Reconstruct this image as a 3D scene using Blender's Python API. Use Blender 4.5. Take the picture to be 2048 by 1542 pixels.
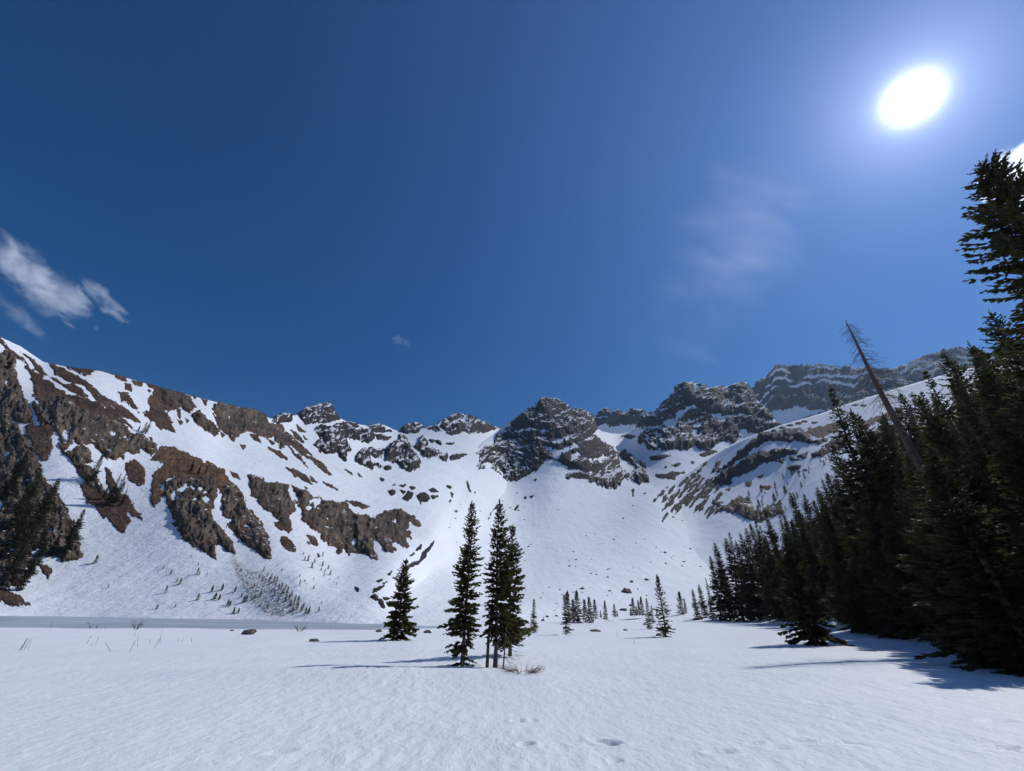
import bpy, math, random
import numpy as np
from mathutils import Vector, Matrix
R = math.radians
for o in list(bpy.data.objects): bpy.data.objects.remove(o)
S = bpy.context.scene
COL = S.collection

# ------------------------------------------------------------------ camera
F, CX, CY = 830.0, 1024.0, 771.0          # focal length in pixels of the 2048 px wide photograph
PITCH = math.atan(443 / 830)
ROLL = R(.8)
EYE = 1.7
cam = bpy.data.cameras.new('camera'); cam_o = bpy.data.objects.new('camera', cam); COL.objects.link(cam_o)
cam.sensor_width = 36; cam.lens = F / 2048 * 36; cam.clip_start = .1; cam.clip_end = 60000
cam_o.matrix_world = Matrix.Translation((0, 0, EYE)) @ Matrix.Rotation(math.pi / 2 + PITCH, 4, 'X') @ Matrix.Rotation(ROLL, 4, 'Z')
S.camera = cam_o
S.render.resolution_x, S.render.resolution_y = 1024, 771

def at(px, py, D):
    """world point seen at a photograph pixel, D metres away (horizontally)"""
    px = np.asarray(px, float); py = np.asarray(py, float)
    u, v = px - CX, CY - py; lat = u * math.cos(ROLL) - v * math.sin(ROLL); v = u * math.sin(ROLL) + v * math.cos(ROLL)
    fw = F * math.cos(PITCH) - v * math.sin(PITCH); up = F * math.sin(PITCH) + v * math.cos(PITCH)
    h = np.hypot(lat, fw)
    return np.stack([D * lat / h, D * fw / h, EYE + D * up / h], -1)

# ------------------------------------------------------------------ sun and sky
_s = at(1825, 197, 1.0); SUN_EL, SUN_AZ = math.atan(_s[2] - EYE), math.atan2(_s[0], _s[1])      # about 44 degrees up, 60 degrees to the right of +Y
SUND = Vector((math.sin(SUN_AZ) * math.cos(SUN_EL), math.cos(SUN_AZ) * math.cos(SUN_EL), math.sin(SUN_EL)))
sl = bpy.data.lights.new('sun', 'SUN'); sl.energy = 3.3; sl.angle = R(.53); sl.color = (1, .97, .93)
so = bpy.data.objects.new('sun', sl); COL.objects.link(so)
so.rotation_euler = (-SUND).to_track_quat('-Z', 'Y').to_euler()
W = bpy.data.worlds.new('World'); S.world = W; W.use_nodes = True
nt = W.node_tree; nt.nodes.clear()
def N(t, kind, **kw):
    n = t.nodes.new(kind)
    for k, v in kw.items():
        if k in n.inputs: n.inputs[k].default_value = v
        else: setattr(n, k, v)
    return n
def math_node(t, op, a, b=None, c=None):
    n = t.nodes.new('ShaderNodeMath'); n.operation = op
    for i, v in enumerate((a, b, c)):
        if v is None: continue
        if isinstance(v, (int, float)): n.inputs[i].default_value = v
        else: t.links.new(v, n.inputs[i])
    return n.outputs[0]
sky = N(nt, 'ShaderNodeTexSky', sky_type='NISHITA', sun_disc=False, sun_elevation=SUN_EL, sun_rotation=SUN_AZ,
        altitude=3350, air_density=1.45, dust_density=.05, ozone_density=3.5)
tc = N(nt, 'ShaderNodeTexCoord')
dotn = N(nt, 'ShaderNodeVectorMath', operation='DOT_PRODUCT'); nt.links.new(tc.outputs['Generated'], dotn.inputs[0]); dotn.inputs[1].default_value = SUND
ang = math_node(nt, 'ARCCOSINE', math_node(nt, 'MINIMUM', dotn.outputs['Value'], .999999))
def expo(k, amp): return math_node(nt, 'MULTIPLY', math_node(nt, 'EXPONENT', math_node(nt, 'MULTIPLY', ang, -1 / R(k))), amp)
def gauss(k, amp):
    q = math_node(nt, 'DIVIDE', ang, R(k))
    return math_node(nt, 'MULTIPLY', math_node(nt, 'EXPONENT', math_node(nt, 'MULTIPLY', math_node(nt, 'MULTIPLY', q, q), -1)), amp)
SKY_STRENGTH = .06
core = math_node(nt, 'ADD', gauss(1.5, 62), expo(3.5, 13.)); veil = expo(20, 4.6)
gcol = N(nt, 'ShaderNodeVectorMath', operation='SCALE'); gcol.inputs[0].default_value = (.92, .96, 1.12); nt.links.new(core, gcol.inputs['Scale'])
vcol = N(nt, 'ShaderNodeVectorMath', operation='SCALE'); vcol.inputs[0].default_value = (.42, .68, 1.45); nt.links.new(veil, vcol.inputs['Scale'])
gsum = N(nt, 'ShaderNodeVectorMath', operation='ADD'); nt.links.new(gcol.outputs[0], gsum.inputs[0]); nt.links.new(vcol.outputs[0], gsum.inputs[1])
addg = N(nt, 'ShaderNodeVectorMath', operation='ADD'); nt.links.new(gsum.outputs[0], addg.inputs[1])
hsv = N(nt, 'ShaderNodeHueSaturation', Hue=.508, Saturation=1.42, Value=.96); nt.links.new(sky.outputs[0], hsv.inputs['Color']); nt.links.new(hsv.outputs[0], addg.inputs[0])
bg = N(nt, 'ShaderNodeBackground', Strength=SKY_STRENGTH); nt.links.new(addg.outputs[0], bg.inputs[0])
wo = N(nt, 'ShaderNodeOutputWorld'); nt.links.new(bg.outputs[0], wo.inputs[0])

S.cycles.volume_bounces = 2
vs = S.view_settings; vs.view_transform = 'Standard'; vs.look = 'None'; vs.exposure = 0; vs.gamma = 1; vs.use_curve_mapping = False

# ------------------------------------------------------------------ numeric helpers
def tan_el(px, py):
    p = at(px, py, 1.0); return p[..., 2] - EYE
_rs = np.random.RandomState(7); _perm = _rs.permutation(256); _perm = np.concatenate([_perm, _perm, _perm])
_g3 = _rs.normal(size=(256, 3)); _g3 /= np.linalg.norm(_g3, axis=1)[:, None]
def perlin(p):
    p = np.asarray(p, float); i = np.floor(p).astype(int); f = p - i; u = f * f * f * (f * (f * 6 - 15) + 10); i &= 255
    out = 0
    for dx in (0, 1):
        wx = u[..., 0] if dx else 1 - u[..., 0]
        for dy in (0, 1):
            wy = u[..., 1] if dy else 1 - u[..., 1]
            for dz in (0, 1):
                wz = u[..., 2] if dz else 1 - u[..., 2]
                h = _perm[_perm[_perm[i[..., 0] + dx] + i[..., 1] + dy] + i[..., 2] + dz]
                g = _g3[h]
                out = out + wx * wy * wz * (g[..., 0] * (f[..., 0] - dx) + g[..., 1] * (f[..., 1] - dy) + g[..., 2] * (f[..., 2] - dz))
    return out * 1.6
def fbm(p, octv=4, gain=.5, lac=2.03, ridged=False):
    s = 0; a = 1; tot = 0
    for k in range(octv):
        n = perlin(p * lac ** k + 17.3 * k)
        if ridged: n = 1 - 2 * np.abs(n)
        s = s + a * n; tot += a; a *= gain
    return s / tot
def p3(x, y, z=0.): return np.stack(np.broadcast_arrays(np.asarray(x, float), np.asarray(y, float), np.asarray(z, float)), -1)
def sstep(a, b, x): t = np.clip((x - a) / float(b - a), 0, 1); return t * t * (3 - 2 * t)
class TPS:
    """smooth distance field through scattered (px, py, metres) points"""
    def __init__(s, pts, reg=1e-3):
        p = np.array(pts, float); s.c = p[:, :2] / 400; v = np.log(p[:, 2]); n = len(p)
        A = np.zeros((n + 3, n + 3)); A[:n, :n] = s.k(s.c, s.c) + reg * np.eye(n); A[:n, n] = 1; A[:n, n + 1:] = s.c; A[n, :n] = 1; A[n + 1:, :n] = s.c.T
        s.w = np.linalg.solve(A, np.concatenate([v, np.zeros(3)]))
    def k(s, a, b):
        d2 = ((a[:, None] - b[None]) ** 2).sum(-1); return np.where(d2 > 0, d2 * np.log(np.maximum(d2, 1e-12)) * .5, 0)
    def __call__(s, x, y):
        x, y = np.broadcast_arrays(np.asarray(x, float), np.asarray(y, float)); sh = x.shape; q = np.stack([x.ravel(), y.ravel()], -1) / 400
        n = len(s.c); out = np.empty(len(q))
        for i in range(0, len(q), 60000):
            qq = q[i:i + 60000]; out[i:i + 60000] = s.k(qq, s.c) @ s.w[:n] + s.w[n] + qq @ s.w[n + 1:]
        return np.exp(out).reshape(sh)

# ------------------------------------------------------------------ mesh helpers
def mesh_np(name, V, Fc, mats=(), attrs=None, smooth=True, midx=None):
    """V (n,3); Fc (m,3|4) index array"""
    me = bpy.data.meshes.new(name); V = np.ascontiguousarray(V, dtype=np.float32); Fc = np.ascontiguousarray(Fc, dtype=np.int32)
    k = Fc.shape[1]
    me.vertices.add(len(V)); me.vertices.foreach_set('co', V.ravel())
    me.loops.add(Fc.size); me.loops.foreach_set('vertex_index', Fc.ravel())
    me.polygons.add(len(Fc)); me.polygons.foreach_set('loop_start', np.arange(0, Fc.size, k, dtype=np.int32)); me.polygons.foreach_set('loop_total', np.full(len(Fc), k, np.int32))
    me.update(calc_edges=True)
    if smooth: me.polygons.foreach_set('use_smooth', np.ones(len(Fc), bool))
    if midx is not None: me.polygons.foreach_set('material_index', np.ascontiguousarray(midx, dtype=np.int32))
    for an, av in (attrs or {}).items():
        av = np.asarray(av, np.float32)
        if av.ndim == 1:
            a = me.attributes.new(an, 'FLOAT', 'POINT'); a.data.foreach_set('value', av)
        else:
            a = me.attributes.new(an, 'FLOAT_COLOR', 'POINT'); c = np.ones((len(av), 4), np.float32); c[:, :3] = av; a.data.foreach_set('color', c.ravel())
    for m in mats: me.materials.append(m)
    return me
def ob(name, me, parent=None, loc=None):
    o = bpy.data.objects.new(name, me); COL.objects.link(o)
    if parent: o.parent = parent
    if loc is not None: o.location = loc
    return o
def tag(o, label=None, cat=None, group=None, kind=None):
    if label: o['label'] = label
    if cat: o['category'] = cat
    if group: o['group'] = group
    if kind: o['kind'] = kind
    return o
def grid_faces(nr, nc):
    i = np.arange(nr - 1)[:, None] * nc + np.arange(nc - 1)[None]; return np.stack([i, i + 1, i + nc + 1, i + nc], -1).reshape(-1, 4)
def tube(path, rad, n=6, cap=True):
    """tapered tube along a path -> (V, tri faces)"""
    path = np.asarray(path, float); rad = np.asarray(rad, float); m = len(path)
    t = np.gradient(path, axis=0); t /= np.linalg.norm(t, axis=1)[:, None] + 1e-9
    ref = np.where(np.abs(t[:, 2:3]) > .9, np.array([[1., 0, 0]]), np.array([[0, 0, 1.]]))
    a = np.cross(t, ref); a /= np.linalg.norm(a, axis=1)[:, None] + 1e-9; b = np.cross(t, a)
    th = np.arange(n) * 2 * math.pi / n
    V = path[:, None] + rad[:, None, None] * (np.cos(th)[None, :, None] * a[:, None] + np.sin(th)[None, :, None] * b[:, None])
    V = V.reshape(-1, 3); Fs = []
    for i in range(m - 1):
        for j in range(n):
            p, q = i * n + j, i * n + (j + 1) % n; Fs += [(p, q, q + n), (p, q + n, p + n)]
    if cap:
        for j in range(1, n - 1): Fs.append(((m - 1) * n, (m - 1) * n + j, (m - 1) * n + j + 1))
    return V, np.array(Fs)
def join(parts):
    Vs, Fs, o = [], [], 0
    for V, Fc in parts:
        Vs.append(V); Fs.append(np.asarray(Fc) + o); o += len(V)
    return np.concatenate(Vs), np.concatenate(Fs)

# ------------------------------------------------------------------ materials
def mat(name):
    m = bpy.data.materials.new(name); m.use_nodes = True; t = m.node_tree; b = t.nodes['Principled BSDF']; return m, t, b
def ramp(t, fac, stops):
    r = t.nodes.new('ShaderNodeValToRGB'); e = r.color_ramp.elements
    while len(e) < len(stops): e.new(.5)
    for k, (p, c) in enumerate(stops): e[k].position = p; e[k].color = (*c, 1) if len(c) == 3 else c
    t.links.new(fac, r.inputs[0]); return r.outputs[0]
def noise(t, scale, detail=4, rough=.55, vec=None, dim='3D', dist=0.):
    n = N(t, 'ShaderNodeTexNoise', Scale=scale, Detail=detail, Roughness=rough, Distortion=dist)
    if vec is not None: t.links.new(vec, n.inputs['Vector'])
    return n.outputs[0]
def mapped(t, scale=(1, 1, 1), rot=(0, 0, 0)):
    g = N(t, 'ShaderNodeNewGeometry'); mp = N(t, 'ShaderNodeMapping'); mp.inputs['Scale'].default_value = scale; mp.inputs['Rotation'].default_value = rot
    t.links.new(g.outputs['Position'], mp.inputs['Vector']); return mp.outputs[0]
def mixc(t, fac, a, b, mode='MIX'):
    m = N(t, 'ShaderNodeMix', data_type='RGBA', blend_type=mode)
    for i, v in ((0, fac), (6, a), (7, b)):
        if isinstance(v, (int, float)): m.inputs[i].default_value = v
        elif isinstance(v, tuple): m.inputs[i].default_value = (*v, 1)
        else: t.links.new(v, m.inputs[i])
    return m.outputs[2]
def bump(t, b, h, strength, dist):
    n = N(t, 'ShaderNodeBump', Strength=strength, Distance=dist); t.links.new(h, n.inputs['Height']); t.links.new(n.outputs[0], b.inputs['Normal'])
SNOW = (.79, .822, .875)
def snow_near():
    m, t, b = mat('wind_crusted_snow')
    v1 = mapped(t, (1, .5, 1), (0, 0, R(4))); v2 = mapped(t, (1, .7, 1), (0, 0, R(-14)))
    n1 = noise(t, 3.2, 6, .6, v1); n2 = noise(t, 11, 5, .62, v2); n3 = noise(t, .35, 4, .5, mapped(t))
    n4 = noise(t, 60, 3, .7, mapped(t))
    h = math_node(t, 'ADD', math_node(t, 'ADD', math_node(t, 'MULTIPLY', n1, 1.0), math_node(t, 'MULTIPLY', n2, .42)), math_node(t, 'MULTIPLY', n4, .16))
    bump(t, b, h, .6, .11)
    c = ramp(t, n3, [(.3, (.755, .79, .85)), (.7, (.81, .842, .89))])
    t.links.new(c, b.inputs['Base Color']); b.inputs['Roughness'].default_value = .5; b.inputs['Specular IOR Level'].default_value = .2
    return m
def snow_far():
    m, t, b = mat('mountain_snow')
    v = mapped(t, (1, 1, .35)); n1 = noise(t, .10, 6, .6, v); n2 = noise(t, .5, 5, .65, mapped(t)); n3 = noise(t, .012, 5, .6, mapped(t))
    n4 = noise(t, 1., 5, .6, mapped(t, (.16, .012, .02)))
    bump(t, b, math_node(t, 'ADD', math_node(t, 'ADD', n1, math_node(t, 'MULTIPLY', n2, .35)), math_node(t, 'MULTIPLY', n4, .55)), .5, 2.2)
    c = ramp(t, n3, [(.35, (.75, .785, .845)), (.5, SNOW), (.75, (.815, .845, .89))])
    at_ = N(t, 'ShaderNodeAttribute', attribute_name='dirt')
    c = mixc(t, at_.outputs['Fac'], c, (.36, .275, .205))
    t.links.new(c, b.inputs['Base Color']); b.inputs['Roughness'].default_value = .8; b.inputs['Specular IOR Level'].default_value = .05
    return m
def rock_mat(name, fq):
    m, t, b = mat(name)
    at_ = N(t, 'ShaderNodeAttribute', attribute_name='rockcol'); sn = N(t, 'ShaderNodeAttribute', attribute_name='snow')
    n1 = noise(t, .22 * fq, 7, .65, mapped(t, (1, 1, .45))); n2 = noise(t, 1.1 * fq, 6, .7, mapped(t))
    c = mixc(t, 1.0, at_.outputs['Color'], ramp(t, n1, [(.3, (.42, .43, .45)), (.5, (1, .98, .95)), (.72, (1.7, 1.6, 1.45))]), 'MULTIPLY')
    c = mixc(t, 1.0, c, ramp(t, n2, [(.3, (.55, .56, .6)), (.7, (1.45, 1.38, 1.3))]), 'MULTIPLY')
    f = math_node(t, 'ADD', sn.outputs['Fac'], math_node(t, 'MULTIPLY', math_node(t, 'SUBTRACT', n2, .5), 1.2))
    f = ramp(t, f, [(.44, (0, 0, 0)), (.56, (1, 1, 1))])
    c = mixc(t, f, c, SNOW)
    t.links.new(c, b.inputs['Base Color']); b.inputs['Roughness'].default_value = .85; b.inputs['Specular IOR Level'].default_value = .2
    bump(t, b, math_node(t, 'ADD', n1, math_node(t, 'MULTIPLY', n2, .5)), .9, 2.4 / fq)
    return m
def boulder_mat():
    m, t, b = mat('boulder_stone')
    tcn = N(t, 'ShaderNodeTexCoord'); n1 = noise(t, 2.2, 6, .65, tcn.outputs['Object'])
    oi = N(t, 'ShaderNodeObjectInfo')
    c = ramp(t, n1, [(.3, (.045, .038, .036)), (.55, (.10, .083, .075)), (.75, (.16, .135, .12))])
    t.links.new(c, b.inputs['Base Color']); b.inputs['Roughness'].default_value = .9; bump(t, b, n1, .6, .15)
    return m
def needle_mat(name, dark, light):
    m, t, b = mat(name)
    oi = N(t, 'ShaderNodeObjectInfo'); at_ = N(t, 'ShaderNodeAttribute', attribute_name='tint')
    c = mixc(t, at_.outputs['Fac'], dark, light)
    hs = N(t, 'ShaderNodeHueSaturation'); t.links.new(c, hs.inputs['Color'])
    t.links.new(math_node(t, 'ADD', math_node(t, 'MULTIPLY', oi.outputs['Random'], .05), .475), hs.inputs['Hue'])
    t.links.new(math_node(t, 'ADD', math_node(t, 'MULTIPLY', oi.outputs['Random'], .5), .75), hs.inputs['Value'])
    t.links.new(hs.outputs[0], b.inputs['Base Color']); b.inputs['Roughness'].default_value = .6; b.inputs['Specular IOR Level'].default_value = .3
    tr = N(t, 'ShaderNodeBsdfTranslucent'); t.links.new(hs.outputs[0], tr.inputs[0]); mx = N(t, 'ShaderNodeMixShader'); mx.inputs[0].default_value = .5
    t.links.new(b.outputs[0], mx.inputs[1]); t.links.new(tr.outputs[0], mx.inputs[2]); t.links.new(mx.outputs[0], t.nodes['Material Output'].inputs[0])
    return m
def bark_mat(name, a, c2):
    m, t, b = mat(name); tcn = N(t, 'ShaderNodeTexCoord'); mp = N(t, 'ShaderNodeMapping'); mp.inputs['Scale'].default_value = (9, 9, 1.6); t.links.new(tcn.outputs['Object'], mp.inputs[0])
    n1 = noise(t, 2.0, 6, .65, mp.outputs[0]); t.links.new(ramp(t, n1, [(.35, a), (.7, c2)]), b.inputs['Base Color']); b.inputs['Roughness'].default_value = .9; bump(t, b, n1, .8, .04)
    return m
def ice_mat():
    m, t, b = mat('lake_ice'); v = mapped(t, (.02, .09, 1), (0, 0, R(12))); n1 = noise(t, 1.6, 6, .6, v); n2 = noise(t, .05, 5, .6, mapped(t))
    c = ramp(t, math_node(t, 'ADD', math_node(t, 'MULTIPLY', n1, .6), math_node(t, 'MULTIPLY', n2, .4)), [(.36, (.25, .31, .38)), (.5, (.33, .39, .46)), (.66, (.47, .53, .60))])
    t.links.new(c, b.inputs['Base Color']); b.inputs['Roughness'].default_value = .5; b.inputs['Specular IOR Level'].default_value = .3
    return m
M_SNOW, M_FAR, M_ROCK, M_BOULDER, M_ICE = snow_near(), snow_far(), rock_mat('weathered_rock', .75), boulder_mat(), ice_mat()
M_ROCK_FAR = rock_mat('high_crag_rock', .24)
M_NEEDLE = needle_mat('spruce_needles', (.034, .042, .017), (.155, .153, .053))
M_NEEDLE_SHADE = needle_mat('shaded_spruce_needles', (.022, .030, .016), (.118, .122, .048))  # darker copy of the spruce needles: the forest's shade side put into the colour
M_BARK = bark_mat('spruce_bark', (.045, .034, .028), (.13, .10, .085))
M_DEAD = bark_mat('dead_wood', (.055, .038, .032), (.15, .115, .10))
M_TWIG = bark_mat('willow_twig', (.07, .045, .035), (.16, .11, .085))

# ------------------------------------------------------------------ ground sheet
BANK = np.array([(-66, 84), (-46.8, 80), (-31.2, 62), (-15.9, 58), (-9, 60), (-4.4, 75), (2, 115), (8, 240)], float)
EDGE = [(2110, 1368, 22), (2048, 1338, 27), (1900, 1283, 48), (1750, 1264, 66), (1600, 1250, 92), (1480, 1243, 125), (1390, 1240, 165), (1340, 1236, 230)]
EDGEP = np.array([at(x, y, D)[:2] for x, y, D in EDGE])
def edge_dist(x, y):
    """signed distance beyond the forest edge line (positive: uphill, to the right)"""
    sh = np.shape(x); q = np.stack([np.ravel(x), np.ravel(y)], -1); best = np.full(len(q), 1e9); sg = np.zeros(len(q))
    P = np.vstack([EDGEP[0] + (EDGEP[0] - EDGEP[1]) * 12, EDGEP, EDGEP[-1] + (EDGEP[-1] - EDGEP[-2]) * 6])
    for a, b in zip(P[:-1], P[1:]):
        d = b - a; t = np.clip(((q - a) @ d) / (d @ d), 0, 1); r = q - a - t[:, None] * d; l = np.hypot(r[:, 0], r[:, 1]); c = -(d[0] * (q[:, 1] - a[1]) - d[1] * (q[:, 0] - a[0]))
        up = l < best; best[up] = l[up]; sg[up] = np.sign(c[up])
    return (best * sg).reshape(sh)
DENTS = []
def ground(x, y, fine=False):
    x = np.asarray(x, float); y = np.asarray(y, float)
    d = np.hypot(x, y); az = np.degrees(np.arctan2(x, y))
    right = sstep(8, 34, az) * (1 - sstep(100, 140, np.abs(az)))
    z = -1.1 * (1 - np.exp(-d / 35)) * (1 - .72 * right)
    z = z + .35 * perlin(p3(x / 34, y / 34, 1.5)) * sstep(6, 30, d) * (1 - .9 * np.exp(-((x + 5) / 10) ** 2 - ((y - 18) / 7) ** 2)) * (1 - .7 * sstep(60, 110, d)) + .07 * fbm(p3(x / 7, y / 9, 4.1), 3)
    # low swell in front of the tree group
    z = z + .30 * np.exp(-((x + 5.2) / 6.5) ** 2 - ((y - 17.0) / 2.0) ** 2)
    e = edge_dist(x, y)
    z = z + .36 * np.where(e > 0, np.maximum(e - 3, 0) + 1.8 * (1 - np.exp(-np.maximum(e, 0) / 2.2)), 0) * (d < 330)
    # snow berms along the forest edge
    z = z + 1.3 * np.exp(-((e - 2.5) / 3.2) ** 2) * np.clip(perlin(p3(x / 9, y / 9, 9.2)) * 1.6 + .25, 0, 1) * sstep(40, 70, d)
    bank = np.interp(az, BANK[:, 0], BANK[:, 1]) + 3.5 * perlin(p3(x / 14, y / 14, 2.2)); far = sstep(0, 9, d - bank) * (1 - sstep(-6, 6, e))
    z = z * (1 - far) + (-3.2) * far
    far2 = sstep(112, 140, d) * (1 - sstep(-6, 6, e)); z = z * (1 - far2) - 4.5 * far2
    z = np.where(d > 330, -6, z)
    if fine:
        near = 1 - sstep(25, 60, d)
        r1 = fbm(p3(x / .55 + .25 * perlin(p3(x, y, 3)), y / 1.15, 7.7), 4, .6); r2 = fbm(p3(x / .21, y / .5, 1.1), 2)
        z = z + near * (.026 * r1 + .010 * r2) * (.55 + .9 * np.clip(perlin(p3(x / 5, y / 5, 8.8)) + .4, 0, 1))
        for dx, dy, w, l, dep, a in DENTS:
            u = (x - dx) * math.cos(a) + (y - dy) * math.sin(a); v = -(x - dx) * math.sin(a) + (y - dy) * math.cos(a); q = (u / l) ** 2 + (v / w) ** 2
            z = z - dep * np.exp(-q ** 2) + .22 * dep * np.exp(-((np.sqrt(q) - 1.6) / .4) ** 2)
    return z
def hit(px, py, lo=2., hi=320.):
    """where the ray through a pixel meets the ground sheet (marching)"""
    d = np.exp(np.linspace(math.log(lo), math.log(hi), 900)); P = at(px, py, d); g = ground(P[:, 0], P[:, 1]); below = np.nonzero(P[:, 2] < g)[0]
    k = below[0] if len(below) else len(d) - 1
    return np.array([P[k, 0], P[k, 1], g[k]])
for (px, py, w, l, dep, a) in [(1212, 1487, .12, .22, .13, -.5), (1052, 1491, .09, .12, .08, 0), (1035, 1443, .09, .13, .07, .2), (1700, 1488, .07, .26, .08, -.4), (1600, 1483, .07, .15, .05, -.4),
        (1510, 1486, .07, .12, .05, 0), (1995, 1498, .08, .28, .08, -.3), (2035, 1500, .06, .2, .05, -.3), (1695, 1340, .15, .3, .06, -.3), (1320, 1404, .1, .15, .06, 0), (1440, 1505, .12, .2, .05, 0), (1557, 1496, .08, .18, .04, -.3),
        (1640, 1487, .08, .16, .05, -.3), (1690, 1432, .1, .3, .05, -.1), (1230, 1520, .08, .1, .05, 0), (1660, 1407, .15, .4, .05, -.1), (1850, 1380, .12, .5, .06, -.2), (2000, 1443, .1, .3, .07, -.2), (1065, 1442, .07, .09, .05, 0), (560, 1505, .1, .2, .05, .5)]:
    q = hit(px, py); DENTS.append((q[0], q[1], w, l, dep, a))
for px, py, w in [(925, 1333, .5), (984, 1335, .6), (1020, 1312, .5), (793, 1281, .7), (1332, 1274, .8), (1300, 1259, .7), (1132, 1270, .7), (1632, 1290, 1.0)]:      # melted wells round the trunks
    q = hit(px, py); DENTS.append((q[0], q[1], w, w, .16, 0.))
azs = np.radians(np.concatenate([np.arange(-180, -68, 4.), np.arange(-68, 68.01, .165), np.arange(71, 181, 4.)]))
azs[-1] = math.pi
rr = np.concatenate([np.exp(np.linspace(math.log(.8), math.log(3.2), 8))[:-1], np.exp(np.linspace(math.log(3.2), math.log(180), 430)), np.array([190, 200, 212, 225, 240, 260, 285, 310, 329, 331, 500, 900, 1800, 4000, 9000, 20000.])])
A_, R_ = np.meshgrid(azs, rr); X_, Y_ = R_ * np.sin(A_), R_ * np.cos(A_); Z_ = ground(X_, Y_, True)
gv = np.stack([X_, Y_, Z_], -1).reshape(-1, 3)
cen = np.array([[0, 0, float(Z_[0].mean())]]); gf = grid_faces(len(rr), len(azs))
snow_ground = ob('snow_ground', mesh_np('snow_ground', gv, gf[:, ::-1], [M_SNOW])); tag(snow_ground, 'wide flat field of wind-rippled snow', kind='structure')
# frozen lake
LZ = -2.0
la = np.radians(np.linspace(-72, 6, 80)); lr = np.exp(np.linspace(math.log(55), math.log(900), 40)); LA, LR = np.meshgrid(la, lr)
lv = np.stack([LR * np.sin(LA), LR * np.cos(LA), np.full_like(LA, LZ)], -1).reshape(-1, 3)
lake = ob('frozen_lake', mesh_np('frozen_lake', lv, grid_faces(40, 80)[:, ::-1], [M_ICE])); tag(lake, 'grey-blue frozen lake below the left slope', kind='structure')

# ------------------------------------------------------------------ mountains: surfaces given by distance fields, each with a back side
class Layer: pass
def make_layer(name, label, pts, sky_line, bottom, x0, x1, step, rough=.6, jag=(0, 1.), back=.75, mats=None, fall=(0, 1)):
    L = Layer(); L.D0 = TPS(pts); L.rough = rough
    def D(x, y):
        d = L.D0(x, y); P = at(x, y, d)
        n = fbm(P / 90, 4, .5) * 9 + fbm(P / 22, 3, .5) * 1.6
        return d * (1 + rough * n / np.maximum(d, 60) * np.clip(d / 500, .15, 1.6))
    L.fall = fall; L.D = D; sk = np.array(sky_line, float); bo = np.array(bottom, float)
    L.sky = lambda x: np.interp(x, sk[:, 0], sk[:, 1])
    xs = np.arange(x0, x1 + step, step)
    yt = L.sky(xs) + np.interp(xs, [a for a, *_ in jag_table(jag)], [b for _, b in jag_table(jag)]) * (fbm(p3(xs / 11, 0 * xs + 3.3, x0), 4, .6) * 1.7)
    yb = np.interp(xs, bo[:, 0], bo[:, 1]); nr = int(np.max(yb - yt) / step) + 2
    v = np.linspace(0, 1, nr)[:, None]; Xp = np.broadcast_to(xs, (nr, len(xs))); Yp = yb + (yt - yb) * v
    P = at(Xp, Yp, D(Xp, Yp))
    top = P[-1]; dirn = top[:, :2] / np.linalg.norm(top[:, :2], axis=1)[:, None]; rows = [P]
    for k, s in enumerate((3, 9, 20, 45, 90, 180, 350)):
        q = top.copy(); q[:, :2] += dirn * s; q[:, 2] -= back * s + (0 if k == 0 else 2 * perlin(p3(top[:, 0] / 40, top[:, 1] / 40, s))); rows.append(q[None])
    P = np.concatenate(rows); nr = len(P); V = P.reshape(-1, 3)
    L.Xp, L.Yp = Xp, Yp
    L.o = ob(name, mesh_np(name, V, grid_faces(nr, len(xs)), mats or [M_FAR], {'dirt': np.zeros(len(V))})); tag(L.o, label, kind='structure')
    return L
def jag_table(j): return j if isinstance(j[0], tuple) else [(-1e4, j[1]), (1e4, j[1])]

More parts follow.
